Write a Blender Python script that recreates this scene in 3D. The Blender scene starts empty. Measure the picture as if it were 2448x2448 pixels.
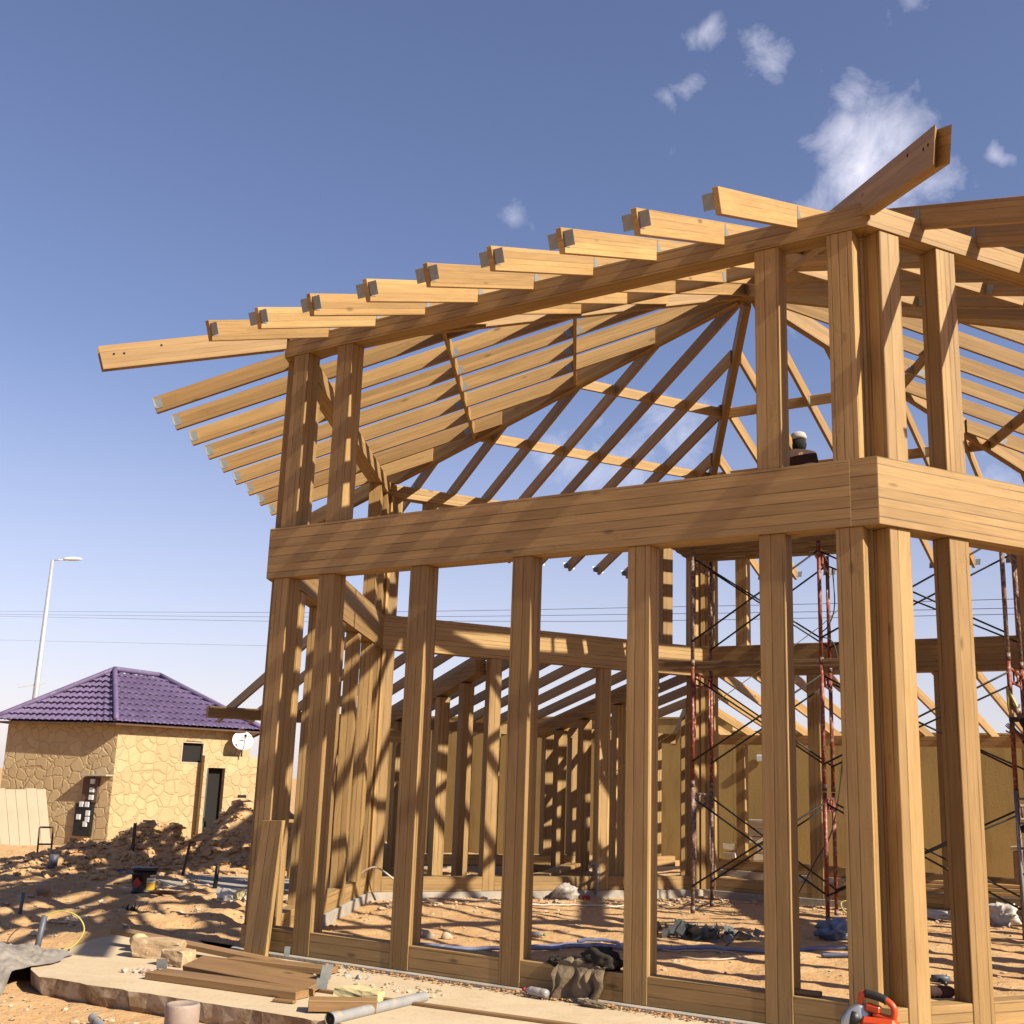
import bpy, bmesh, math, random
from mathutils import Vector, Matrix, noise
random.seed(7)
R=math.radians; PI=math.pi
sc=bpy.context.scene
COL=sc.collection
KA=.60   # overall reflectance scale
WK=(.985,.945,.865)
# ------------------------------------------------------------------ materials
def newmat(name):
    m=bpy.data.materials.new(name); m.use_nodes=True
    nt=m.node_tree; nt.nodes.clear()
    out=nt.nodes.new('ShaderNodeOutputMaterial'); b=nt.nodes.new('ShaderNodeBsdfPrincipled')
    nt.links.new(b.outputs[0],out.inputs[0])
    return m,nt,b
class G:
    def __init__(s,nt): s.nt=nt
    def n(s,t,**kw):
        x=s.nt.nodes.new(t)
        for k,v in kw.items(): setattr(x,k,v)
        return x
    def l(s,a,b): s.nt.links.new(a,b)
    def val(s,x,i,v):
        if hasattr(v,'is_linked') or isinstance(v,bpy.types.NodeSocket): s.l(v,x.inputs[i])
        else: x.inputs[i].default_value=v
    def math(s,op,a,b=0.0,c=None,clamp=False):
        x=s.n('ShaderNodeMath',operation=op); x.use_clamp=clamp
        s.val(x,0,a); s.val(x,1,b)
        if c is not None: s.val(x,2,c)
        return x.outputs[0]
    def vmath(s,op,a,b=None):
        x=s.n('ShaderNodeVectorMath',operation=op); s.val(x,0,a)
        if b is not None: s.val(x,1,b)
        return x.outputs[0] if op not in('DOT_PRODUCT','LENGTH','DISTANCE') else x.outputs['Value']
    def noise(s,vec,scale,detail=4,rough=.5,dist=0.):
        x=s.n('ShaderNodeTexNoise'); s.l(vec,x.inputs['Vector'])
        x.inputs['Scale'].default_value=scale; x.inputs['Detail'].default_value=detail
        x.inputs['Roughness'].default_value=rough; x.inputs['Distortion'].default_value=dist
        return x.outputs['Fac']
    def ramp(s,fac,stops,interp='LINEAR'):
        x=s.n('ShaderNodeValToRGB'); s.l(fac,x.inputs[0]); cr=x.color_ramp; cr.interpolation=interp
        while len(cr.elements)<len(stops): cr.elements.new(.5)
        for e,(p,c) in zip(cr.elements,stops):
            e.position=p; e.color=(*c,1) if len(c)==3 else c
        return x.outputs[0]
    def mix(s,fac,a,b,mode='MIX'):
        x=s.n('ShaderNodeMix',data_type='RGBA',blend_type=mode)
        s.val(x,0,fac); s.val(x,6,a if not isinstance(a,tuple) else (*a,1)[:4]); s.val(x,7,b if not isinstance(b,tuple) else (*b,1)[:4])
        return x.outputs[2]
    def bump(s,h,strength,dist,nrm=None):
        x=s.n('ShaderNodeBump'); x.inputs['Strength'].default_value=strength; x.inputs['Distance'].default_value=dist
        s.l(h,x.inputs['Height'])
        return x.outputs[0]
    def mapr(s,v,a,b,c,d):
        x=s.n('ShaderNodeMapRange'); x.clamp=True; s.val(x,0,v)
        for i,q in enumerate((a,b,c,d)): x.inputs[i+1].default_value=q
        return x.outputs[0]

def wood(name,base=(.50,.30,.145),dark=(.36,.195,.085),lam=13.,stain=.5,linestr=.85,aged=0.):
    m,nt,b=newmat(name); g=G(nt)
    tc=g.n('ShaderNodeTexCoord'); oi=g.n('ShaderNodeObjectInfo')
    off=g.n('ShaderNodeCombineXYZ'); r=g.math('MULTIPLY',oi.outputs['Random'],97.)
    g.l(r,off.inputs[0]); g.l(g.math('MULTIPLY',oi.outputs['Random'],31.7),off.inputs[1]); g.l(g.math('MULTIPLY',oi.outputs['Random'],53.3),off.inputs[2])
    p=g.vmath('ADD',tc.outputs['Object'],off.outputs[0])
    sp=g.n('ShaderNodeSeparateXYZ'); g.l(p,sp.inputs[0])
    sn=g.n('ShaderNodeSeparateXYZ'); g.l(tc.outputs['Normal'],sn.inputs[0])
    isz=g.math('GREATER_THAN',g.math('ABSOLUTE',sn.outputs[2]),.6)
    cz=g.math('ADD',g.math('MULTIPLY',sp.outputs[2],g.math('SUBTRACT',1.,isz)),g.math('MULTIPLY',sp.outputs[1],isz))
    # lamella index / joints
    v1=g.n('ShaderNodeTexVoronoi',voronoi_dimensions='1D',feature='F1'); g.l(cz,v1.inputs['W']); v1.inputs['Scale'].default_value=lam
    v2=g.n('ShaderNodeTexVoronoi',voronoi_dimensions='1D',feature='DISTANCE_TO_EDGE'); g.l(cz,v2.inputs['W']); v2.inputs['Scale'].default_value=lam
    tone=g.n('ShaderNodeSeparateColor'); g.l(v1.outputs['Color'],tone.inputs[0])
    # grain
    sc1=g.n('ShaderNodeVectorMath',operation='MULTIPLY'); g.l(p,sc1.inputs[0]); sc1.inputs[1].default_value=(1.0,26,26)
    gr=g.noise(sc1.outputs[0],2.2,5,.62,.25)
    sc2=g.n('ShaderNodeVectorMath',operation='MULTIPLY'); g.l(p,sc2.inputs[0]); sc2.inputs[1].default_value=(5.,190,190)
    fine=g.noise(sc2.outputs[0],1.0,2,.6)
    sc3=g.n('ShaderNodeVectorMath',operation='MULTIPLY'); g.l(p,sc3.inputs[0]); sc3.inputs[1].default_value=(.7,3,3)
    blot=g.noise(sc3.outputs[0],1.6,3,.5)
    col=g.mix(g.mapr(gr,.33,.7,0,.8),base,dark)
    col=g.mix(.5,col,g.mix(g.mapr(tone.outputs[0],0,1,0,1),tuple(min(1,c*1.2) for c in base),tuple(c*.78 for c in base)),'MULTIPLY') if False else col
    tv=g.math('ADD',.84,g.math('MULTIPLY',tone.outputs[0],.30))
    bc=g.n('ShaderNodeCombineColor'); 
    for i in range(3): g.l(tv,bc.inputs[i])
    col=g.mix(1.,col,bc.outputs[0],'MULTIPLY')
    col=g.mix(g.mapr(fine,.56,.75,0,.30),col,tuple(c*.55 for c in dark))
    col=g.mix(g.mapr(blot,.52,.72,0,.42*stain*2),col,tuple(c*.72 for c in dark))
    # per piece tone
    rr=g.mapr(oi.outputs['Random'],0,1,.80,1.12); rc=g.n('ShaderNodeCombineColor')
    g.l(rr,rc.inputs[0]); g.l(g.math('POWER',rr,1.15),rc.inputs[1]); g.l(g.math('POWER',rr,1.3),rc.inputs[2])
    col=g.mix(1.,col,rc.outputs[0],'MULTIPLY')
    # water-mark rings: thin contour of a warped noise
    sc4=g.n('ShaderNodeVectorMath',operation='MULTIPLY'); g.l(p,sc4.inputs[0]); sc4.inputs[1].default_value=(1.3,4.5,4.5)
    w=g.noise(sc4.outputs[0],1.1,5,.6)
    ring=g.mapr(g.math('ABSOLUTE',g.math('SUBTRACT',w,.615)),0,.006,1,0)
    col=g.mix(g.math('MULTIPLY',ring,.8*stain),col,tuple(c*.45 for c in dark))
    ln=g.mapr(v2.outputs['Distance'],0.02,.085,1,0)
    brk=g.mapr(g.noise(sc3.outputs[0],3.0,2,.5),.35,.6,.25,1)
    lnm=g.math('MULTIPLY',g.math('MULTIPLY',ln,brk),linestr)
    col=g.mix(lnm,col,tuple(c*.30 for c in dark))
    # knots
    vk=g.n('ShaderNodeTexVoronoi',feature='F1'); sk=g.n('ShaderNodeVectorMath',operation='MULTIPLY'); g.l(p,sk.inputs[0]); sk.inputs[1].default_value=(1.0,3.,3.); g.l(sk.outputs[0],vk.inputs['Vector']); vk.inputs['Scale'].default_value=1.3
    col=g.mix(g.mapr(vk.outputs['Distance'],.035,.09,.75,0),col,tuple(c*.4 for c in dark))
    g.l(g.mix(1.,col,(KA*WK[0],KA*WK[1],KA*WK[2]),'MULTIPLY'),b.inputs['Base Color']); b.inputs['Roughness'].default_value=.62
    b.inputs['Specular IOR Level'].default_value=.3
    h=g.math('SUBTRACT',g.math('MULTIPLY',fine,.35),lnm)
    g.l(g.bump(h,.35,.004),b.inputs['Normal'])
    return m
def plain(name,col,rough=.6,metal=0.,var=.15,scale=6.,bump=.1,bscale=40.,dirt=None,dirtamt=.0,spec=.4):
    m,nt,b=newmat(name); g=G(nt)
    tc=g.n('ShaderNodeTexCoord'); o=tc.outputs['Object']
    n=g.noise(o,scale,4,.6)
    c=g.mix(g.mapr(n,.3,.7,0,1),tuple(min(1,x*(1+var)) for x in col),tuple(x*(1-var) for x in col))
    if dirt: c=g.mix(g.mapr(g.noise(o,scale*2.3,5,.65),.62-dirtamt*.3,.66,0,1),c,dirt)
    g.l(g.mix(1.,c,(KA,KA,KA),'MULTIPLY'),b.inputs['Base Color']); b.inputs['Roughness'].default_value=rough; b.inputs['Metallic'].default_value=metal
    b.inputs['Specular IOR Level'].default_value=spec
    if bump: g.l(g.bump(g.noise(o,bscale,3,.6),bump,.01),b.inputs['Normal'])
    return m
M={}
M['wood']=wood('larch_glulam',base=(.50,.335,.155),dark=(.36,.215,.085))
M['rafter']=wood('larch_rafter',base=(.52,.34,.155),dark=(.385,.23,.088),lam=17,stain=.4,linestr=.4)
M['oldplank']=wood('scaffold_plank',base=(.30,.20,.12),dark=(.18,.11,.06),lam=6,stain=.9,linestr=.3)
M['offcut']=wood('shade_toned_offcut',base=(.40,.25,.125),dark=(.29,.165,.075),lam=9,stain=.6,linestr=.25)  # browner tone paints in the shade of boards tilted away from the sun
M['steel']=plain('galvanised_steel',(.34,.36,.37),.5,.35,.18,14,.08,60)
M['conc']=plain('grey_concrete',(.42,.38,.33),.9,0,.2,4,.4,30,(.55,.42,.28),.25)
def mat_ground():
    m,nt,b=newmat('sandy_ground'); g=G(nt); tc=g.n('ShaderNodeTexCoord'); o=tc.outputs['Object']
    n1=g.noise(o,.35,4,.6); n2=g.noise(o,2.3,6,.7); n3=g.noise(o,14,5,.7)
    c=g.mix(g.mapr(n1,.35,.65,0,1),(.72,.44,.215),(.62,.37,.18))
    c=g.mix(g.mapr(n2,.45,.7,0,.65),c,(.76,.54,.31))
    c=g.mix(g.mapr(n3,.55,.75,0,.5),c,(.40,.235,.125))
    vo=g.n('ShaderNodeTexVoronoi'); g.l(o,vo.inputs['Vector']); vo.inputs['Scale'].default_value=11; vo.inputs['Randomness'].default_value=1
    sel=g.n('ShaderNodeSeparateColor'); g.l(vo.outputs['Color'],sel.inputs[0])
    peb=g.math('MULTIPLY',g.mapr(vo.outputs['Distance'],.18,.26,1,0),g.math('MULTIPLY',g.math('GREATER_THAN',sel.outputs[0],.72),g.mapr(n2,.4,.55,0,1)))
    c=g.mix(g.math('MULTIPLY',peb,.7),c,(.66,.52,.37))
    g.l(g.mix(1.,c,(KA,KA,KA),'MULTIPLY'),b.inputs['Base Color']); b.inputs['Roughness'].default_value=.95; b.inputs['Specular IOR Level'].default_value=.1
    h=g.math('ADD',g.math('ADD',g.math('MULTIPLY',n2,.7),g.math('MULTIPLY',n3,.3)),g.math('MULTIPLY',peb,.5))
    g.l(g.bump(h,1.,.07),b.inputs['Normal'])
    return m
M['ground']=mat_ground()
def mat_slab():
    m,nt,b=newmat('pale_concrete_slab'); g=G(nt); tc=g.n('ShaderNodeTexCoord'); o=tc.outputs['Object']
    n1=g.noise(o,1.1,5,.6); n2=g.noise(o,9,5,.7)
    c=g.mix(g.mapr(n1,.35,.68,0,1),(.72,.58,.40),(.62,.47,.31))
    c=g.mix(g.mapr(n2,.58,.72,0,.6),c,(.42,.32,.21))
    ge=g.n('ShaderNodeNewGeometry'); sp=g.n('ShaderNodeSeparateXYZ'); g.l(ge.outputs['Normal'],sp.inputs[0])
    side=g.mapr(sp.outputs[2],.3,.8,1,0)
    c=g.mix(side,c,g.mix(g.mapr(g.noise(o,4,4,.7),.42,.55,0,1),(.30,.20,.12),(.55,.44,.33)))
    g.l(g.mix(1.,c,(KA,KA,KA),'MULTIPLY'),b.inputs['Base Color']); b.inputs['Roughness'].default_value=.9; b.inputs['Specular IOR Level'].default_value=.15
    g.l(g.bump(g.math('ADD',n2,n1),.35,.02),b.inputs['Normal'])
    return m
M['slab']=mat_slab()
def mat_stone():
    m,nt,b=newmat('crazy_stone_cladding'); g=G(nt); tc=g.n('ShaderNodeTexCoord'); o=tc.outputs['Object']
    ns=g.n('ShaderNodeTexNoise'); g.l(o,ns.inputs['Vector']); ns.inputs['Scale'].default_value=2.2
    w=g.vmath('ADD',o,g.vmath('MULTIPLY',ns.outputs['Color'],(.35,.35,.35)))
    v=g.n('ShaderNodeTexVoronoi',feature='DISTANCE_TO_EDGE'); g.l(w,v.inputs['Vector']); v.inputs['Scale'].default_value=2.9
    v1=g.n('ShaderNodeTexVoronoi',feature='F1'); g.l(w,v1.inputs['Vector']); v1.inputs['Scale'].default_value=2.9
    sc_=g.n('ShaderNodeSeparateColor'); g.l(v1.outputs['Color'],sc_.inputs[0])
    st=g.mix(sc_.outputs[0],(.62,.47,.27),(.54,.395,.22))
    st=g.mix(g.mapr(g.noise(o,5,5,.7),.45,.7,0,.5),st,(.50,.34,.19))
    e=g.mapr(v.outputs['Distance'],.03,.085,1,0)
    c=g.mix(g.math('MULTIPLY',e,g.mapr(g.noise(o,.5,2,.5),.4,.6,.2,.85)),st,(.50,.35,.19))
    g.l(g.mix(1.,c,(KA,KA,KA),'MULTIPLY'),b.inputs['Base Color']); b.inputs['Roughness'].default_value=.92; b.inputs['Specular IOR Level'].default_value=.1
    g.l(g.bump(g.math('ADD',g.math('MULTIPLY',e,-1.),g.math('MULTIPLY',g.noise(o,20,3,.6),.3)),.6,.03),b.inputs['Normal'])
    return m
M['stone']=mat_stone()
def mat_render():
    m,nt,b=newmat('ochre_render'); g=G(nt); tc=g.n('ShaderNodeTexCoord'); o=tc.outputs['Object']
    n1=g.noise(o,.6,4,.6); n2=g.noise(o,25,4,.7)
    sx=g.n('ShaderNodeVectorMath',operation='MULTIPLY'); g.l(o,sx.inputs[0]); sx.inputs[1].default_value=(2.2,2.2,.35)
    n3=g.noise(sx.outputs[0],1.5,5,.7)
    c=g.mix(g.mapr(n1,.3,.7,0,1),(.50,.34,.125),(.43,.285,.105))
    c=g.mix(g.mapr(n3,.50,.70,0,.8),c,(.31,.20,.085))
    c=g.mix(g.mapr(n2,.55,.7,0,.35),c,(.36,.24,.09))
    g.l(g.mix(1.,c,(KA,KA,KA),'MULTIPLY'),b.inputs['Base Color']); b.inputs['Roughness'].default_value=.95; b.inputs['Specular IOR Level'].default_value=.1
    g.l(g.bump(n2,.5,.01),b.inputs['Normal'])
    return m
M['ochre']=mat_render()
M['roof']=plain('purple_roof_tile',(.165,.122,.24),.6,0,.14,2,.1,30,(.24,.18,.30),.1,.3)
M['trim']=plain('roof_trim',(.12,.07,.2),.5)
M['pole']=plain('galvanised_pole',(.55,.57,.6),.45,.3,.08)
M['white']=plain('white_plastic',(.75,.76,.78),.45,0,.05)
M['dish']=plain('dish_white',(.68,.69,.71),.4,0,.05)
M['grey']=plain('grey_print',(.42,.42,.44),.6)
M['black']=plain('black_plastic',(.012,.012,.013),.45,0,.1)
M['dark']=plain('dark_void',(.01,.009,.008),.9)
M['cable']=plain('cable_black',(.03,.03,.035),.6)
M['redpipe']=plain('red_painted_tube',(.26,.042,.022),.5,.15,.25,9,.2,40,(.40,.36,.32),.32)
M['rusty']=plain('rusty_tube',(.17,.075,.05),.7,.1,.3,12,.2,50,(.42,.38,.34),.5)
M['brace']=plain('brace_black',(.025,.022,.022),.6,.2)
M['cream']=plain('cream_board',(.50,.42,.31),.8,0,.06,2,.1)
M['pvc']=plain('grey_pvc',(.33,.33,.34),.45,0,.1,6,.05,30,(.5,.38,.26),.1)
M['pvcb']=plain('dusty_pvc',(.38,.29,.245),.7,0,.15,5,.1,30,(.46,.36,.28),.3)
M['pvcd']=plain('dark_blue_pvc',(.10,.105,.14),.5,0,.12)
M['block']=plain('sandstone_block',(.50,.34,.20),.9,0,.2,6,.5,25,(.60,.50,.30),.3)
M['rock']=plain('pale_rubble',(.60,.46,.32),.95,0,.2,8,.4,20,(.42,.26,.15),.2)
M['foam']=plain('yellow_foam',(.68,.57,.30),.8,0,.12,8,.3,30)
M['sheet']=plain('dusty_plastic_sheet',(.34,.30,.26),.35,0,.2,5,.3,9)
M['sack']=plain('white_sack',(.70,.66,.62),.55,0,.12,8,.4,18)
M['film']=plain('clear_film',(.46,.40,.36),.3,0,.15,8,.4,14)
M['bluefilm']=plain('blue_film',(.17,.22,.34),.35,0,.3,9,.4,14)
M['greenfilm']=plain('green_film',(.10,.35,.05),.4,0,.3)
M['hose']=plain('blue_hose',(.17,.20,.36),.4,0,.15,8,.05,20,(.40,.33,.30),.1)
M['wire']=plain('white_wire',(.62,.52,.42),.6)
M['ywire']=plain('yellow_wire',(.50,.44,.08),.5)
M['rwire']=plain('rust_wire',(.12,.06,.04),.8)
M['coat']=plain('khaki_cloth',(.21,.155,.095),.95,0,.2,7,.5,55)
M['coatd']=plain('dark_lining',(.03,.024,.018),.95,0,.2,7,.4,55)
M['orange']=plain('orange_plastic',(.72,.085,.02),.38,0,.08,5,.03)
M['ladder']=plain('dull_ladder',(.24,.235,.23),.6,.2,.15)
M['alu']=plain('cast_aluminium',(.50,.50,.50),.3,.8,.1)
M['rubber']=plain('black_rubber',(.018,.016,.016),.7)
M['jacket']=plain('brown_jacket',(.055,.024,.02),.95,0,.25,5,.4,30)
M['jacketd']=plain('navy_jacket',(.012,.013,.02),.95,0,.25,5,.4,30)
M['trous']=plain('dark_trousers',(.03,.03,.04),.95)
M['skin']=plain('brown_skin',(.20,.10,.06),.6,0,.08)
M['cap']=plain('white_cap',(.50,.48,.46),.85,0,.05)
M['scarf']=plain('black_scarf',(.008,.008,.009),.95)
M['hair']=plain('black_hair',(.01,.008,.007),.8)
M['red']=plain('red_label',(.42,.02,.02),.5)
M['yellow']=plain('yellow_label',(.66,.42,.04),.5)
M['brick']=plain('brown_brick',(.36,.20,.12),.9)
M['sawdust']=plain('sawdust',(.50,.265,.11),.95,0,.3,40,.5,90)
M['bottle']=plain('clear_bottle',(.40,.36,.36),.12,0,.1,20,.1,40)
M['cement']=plain('cement_box',(.55,.45,.33),.9,0,.1)
M['hill']=plain('far_hill',(.42,.32,.24),.95)
M['pink']=plain('pink_mesh',(.62,.25,.20),.7)
# ------------------------------------------------------------------ object helpers
def link(name,me,mat,parent=None):
    o=bpy.data.objects.new(name,me); COL.objects.link(o)
    if mat and not me.materials: me.materials.append(mat)
    if parent is not None:
        o.parent=parent
    return o
def finish(bm,name,mat,parent=None,loc=None,smooth=False,mw=None):
    bmesh.ops.recalc_face_normals(bm,faces=bm.faces)
    me=bpy.data.meshes.new(name); bm.to_mesh(me); bm.free()
    if smooth:
        for p in me.polygons: p.use_smooth=True
    o=link(name,me,mat,parent)
    W=mw if mw is not None else (Matrix.Translation(loc) if loc is not None else Matrix())
    if parent is not None: o.matrix_parent_inverse=Matrix(); o.matrix_local=wm(parent).inverted()@W
    else: o.matrix_world=W
    WM[o.name]=W
    return o
WM={}
def wm(o): return WM.get(o.name,o.matrix_world)
def tag(o,label,cat,group=None,kind=None):
    if kind: o['kind']=kind
    if label: o['label']=label
    if cat: o['category']=cat
    if group: o['group']=group
    return o
def empty(name,loc,label,cat,group=None):
    o=bpy.data.objects.new(name,None); COL.objects.link(o); o.empty_display_size=.1
    o.location=loc; WM[o.name]=Matrix.Translation(loc)
    return tag(o,label,cat,group)
def struct(o): o['kind']='structure'; return o
def prism(name,pts,ext,grain,mat,parent,bev=.004):
    """pts: planar world polygon, extruded by vector ext; grain: length direction (local x)."""
    pts=[Vector(p) for p in pts]; ext=Vector(ext); ex=Vector(grain).normalized()
    nrm=ext.normalized(); ey=(nrm-ex*nrm.dot(ex)); 
    if ey.length<.3:
        ey=Vector((0,0,1)); ey=ey-ex*ey.dot(ex)
        if ey.length<.1: ey=Vector((0,1,0))
    ey.normalize(); ez=ex.cross(ey)
    Mx=Matrix((( ex.x,ey.x,ez.x,pts[0].x),(ex.y,ey.y,ez.y,pts[0].y),(ex.z,ey.z,ez.z,pts[0].z),(0,0,0,1)))
    Mi=Mx.inverted()
    bm=bmesh.new(); vs=[bm.verts.new(Mi@p) for p in pts]; f=bm.faces.new(vs)
    r=bmesh.ops.extrude_face_region(bm,geom=[f]); nv=[e for e in r['geom'] if isinstance(e,bmesh.types.BMVert)]
    d=Mi.to_3x3()@ext
    for v in nv: v.co+=d
    bmesh.ops.recalc_face_normals(bm,faces=bm.faces)
    if bev:
        try: bmesh.ops.bevel(bm,geom=list(bm.edges),offset=bev,segments=1,affect='EDGES',clamp_overlap=True)
        except Exception: pass
    return finish(bm,name,mat,parent,mw=Mx)
def rot_frame(ex,up=Vector((0,0,1))):
    ex=Vector(ex).normalized(); ey=Vector(up).cross(ex)
    if ey.length<1e-3: ey=Vector((0,1,0))
    ey.normalize(); ez=ex.cross(ey); return ex,ey,ez
def board(name,p0,p1,w,h,mat,parent=None,up=(0,0,1),bev=.004,cut=0.):
    """board from p0 to p1 (centre line), width w across, h along up."""
    p0=Vector(p0);p1=Vector(p1);ex,ey,ez=rot_frame(p1-p0,Vector(up))
    a=p0-ez*h/2-ey*w/2; L=(p1-p0)
    pts=[a,a+L-ex*cut,a+L+ez*h,a+ez*h]
    return prism(name,pts,ey*w,ex,mat,parent,bev)
def tube_bm(bm,pts,r,seg=8,cap=True,closed=False):
    pts=[Vector(p) for p in pts]; n=len(pts); rings=[]
    prev=None
    for i,p in enumerate(pts):
        t=(pts[min(i+1,n-1)]-pts[max(i-1,0)])
        if t.length<1e-9: t=Vector((0,0,1))
        t.normalize()
        if prev is None:
            a=Vector((0,0,1)) if abs(t.z)<.9 else Vector((1,0,0)); u=t.cross(a).normalized()
        else:
            u=prev-t*prev.dot(t); u=u.normalized() if u.length>1e-6 else t.orthogonal().normalized()
        prev=u; v=t.cross(u)
        rr=r[i] if isinstance(r,(list,tuple)) else r
        rings.append([bm.verts.new(p+(u*math.cos(2*PI*k/seg)+v*math.sin(2*PI*k/seg))*rr) for k in range(seg)])
    for i in range(n-1):
        for k in range(seg): bm.faces.new((rings[i][k],rings[i][(k+1)%seg],rings[i+1][(k+1)%seg],rings[i+1][k]))
    if cap:
        bm.faces.new(rings[0][::-1]); bm.faces.new(rings[-1])
    return bm
def tube(name,pts,r,mat,parent=None,seg=8,smooth=True,cap=True):
    p0=Vector(pts[0]); bm=bmesh.new(); tube_bm(bm,[Vector(p)-p0 for p in pts],r,seg,cap)
    return finish(bm,name,mat,parent,loc=p0,smooth=smooth)
def lathe(name,prof,mat,parent,loc,seg=20,smooth=True,axis=(0,0,1)):
    bm=bmesh.new(); rings=[]
    for r,z in prof: rings.append([bm.verts.new((r*math.cos(2*PI*k/seg),r*math.sin(2*PI*k/seg),z)) for k in range(seg)])
    for i in range(len(prof)-1):
        for k in range(seg): bm.faces.new((rings[i][k],rings[i][(k+1)%seg],rings[i+1][(k+1)%seg],rings[i+1][k]))
    if prof[0][0]>1e-4: bm.faces.new(rings[0][::-1])
    if prof[-1][0]>1e-4: bm.faces.new(rings[-1])
    q=Vector((0,0,1)).rotation_difference(Vector(axis).normalized()).to_matrix().to_4x4()
    bmesh.ops.remove_doubles(bm,verts=bm.verts,dist=1e-5)
    return finish(bm,name,mat,parent,mw=Matrix.Translation(loc)@q,smooth=smooth)
def boxo(name,loc,size,mat,parent=None,rz=0.,rx=0.,ry=0.,bev=.004,jit=0.):
    bm=bmesh.new(); bmesh.ops.create_cube(bm,size=1)
    for v in bm.verts:
        v.co=Vector((v.co.x*size[0],v.co.y*size[1],v.co.z*size[2]))
        if jit: v.co+=Vector((random.uniform(-1,1),random.uniform(-1,1),random.uniform(-1,1)))*jit
    if bev: bmesh.ops.bevel(bm,geom=list(bm.edges),offset=bev,segments=1,affect='EDGES')
    from mathutils import Euler
    return finish(bm,name,mat,parent,mw=Matrix.Translation(loc)@Euler((rx,ry,rz)).to_matrix().to_4x4())
def fr(p,s,o=4): return noise.fractal(Vector(p)*s,1.0,2.0,o)
def lump(name,loc,size,mat,parent=None,amp=.3,freq=3.,sub=3,seed=0.,rz=0.,flat=None,crease=False):
    bm=bmesh.new(); bmesh.ops.create_icosphere(bm,subdivisions=sub,radius=1)
    for v in bm.verts:
        d=v.co.normalized(); k=1+amp*(fr(d+Vector((seed,seed*2,0)),freq*.5,3))
        if crease: k+=amp*.6*abs(noise.noise(d*freq*1.7+Vector((seed,0,3))))
        v.co=Vector((d.x*size[0],d.y*size[1],d.z*size[2]))*k
        if flat is not None and v.co.z<-flat: v.co.z=-flat
    return finish(bm,name,mat,parent,mw=Matrix.Translation(loc)@Matrix.Rotation(rz,4,'Z'),smooth=not crease or sub>3)
# ------------------------------------------------------------------ hexagon frame
L=6.1208; T60=math.tan(R(60))
V={1:Vector((0,0,0)),2:Vector((-L,0,0)),3:Vector((-1.5*L,L*math.sin(R(60)),0)),4:Vector((-L,2*L*math.sin(R(60)),0)),5:Vector((0,2*L*math.sin(R(60)),0)),6:Vector((.5*L,L*math.sin(R(60)),0))}
CEN=Vector((-L/2,L*math.sin(R(60)),0)); AP=L*math.sin(R(60))
# faces: 1:A (V1-V2) 2:C (V2-V3) 3:D 4:E 5:F 6:B (V6-V1)
def FR(k):
    a=V[k]; b=V[k%6+1]; t=(b-a).normalized(); n=Vector((t.y,-t.x,0))
    if (CEN-a).dot(n)<0: n=-n
    return a,t,n
def FP(k,s,d,z):
    a,t,n=FR(k); p=a+t*s+n*d; return Vector((p.x,p.y,z))
Z0,ZS,ZM0,ZM1,ZT0,ZT1=0.,.206,3.5,4.011,5.857,6.05
PW=.2035
LOW=[.1285,.727,1.854,2.981,4.108,5.235,5.834]
DE=[.1285,1.95,3.967,5.789]
UP=[.1285,.727,5.19,5.789]
root=empty('timber_house_frame',(0,0,0),'tall open hexagonal timber frame of thick posts and ring beams under rafters','building frame')
SYM=[L-s-PW for s in LOW]
def post(k,s,z0,z1,d0,d1,parent,name='post'):
    pts=[FP(k,s,d0,z0),FP(k,s+PW,d0,z0),FP(k,s+PW,d1,z0),FP(k,s,d1,z0)]
    return prism(name,pts,(0,0,z1-z0),(0,0,1),M['wood'],parent)
def ringbeam(name,k,z0,z1,d0,d1,parent,s0=0.,s1=L,m0=True,m1=True,mat=None,bev=.004):
    i=1/T60
    a0=s0+(d0*i if m0 else 0); a1=s0+(d1*i if m0 else 0); b0=s1-(d0*i if m1 else 0); b1=s1-(d1*i if m1 else 0)
    pts=[FP(k,a0,d0,z0),FP(k,b0,d0,z0),FP(k,b1,d1,z0),FP(k,a1,d1,z0)]
    _,t,n=FR(k)
    # polygon in plan extruded upward with grain along t
    return prism(name,pts,(0,0,z1-z0),t,M['wood'] if mat is None else mat,parent,bev)
for k in range(1,7):
    if k in(3,4): lows=DE
    else: lows=LOW
    if k==6: lows=[L-s-PW for s in LOW][::-1]
    for s in lows: post(k,s,0.0,ZM0-.0015,.0276,.197,root)
    # sill pieces between posts
    ed=[(0.0,True)]+[(s,False) for s in lows]
    prev=0.
    for s in lows+[None]:
        e=s if s is not None else L
        if e-prev>.02:
            a=prev; m0=(prev==0.); m1=(s is None)
            ringbeam('sill_beam',k,0.0,ZS,.033,.193,root,a+(0 if m0 else .0015),e-(0 if m1 else .0015),m0,m1)
        prev=(s+PW) if s is not None else 0
    ups=UP if k!=6 else [L-s-PW for s in UP][::-1]
    for s in ups: post(k,s,ZM1+.0015,ZT0-.0015,.014,.19,root)
    if k==1:
        ringbeam('ring_beam',k,ZM0,ZM1,0,.215,root,.2045,L,False,True,bev=.001)
        ringbeam('ring_beam_end',k,ZM0,ZM1,.0015,.215,root,0,.2035,True,False,bev=.001)
    else: ringbeam('ring_beam',k,ZM0,ZM1,0,.215,root)
    ringbeam('eaves_beam',k,ZT0,ZT1,0,.2,root)
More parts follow.
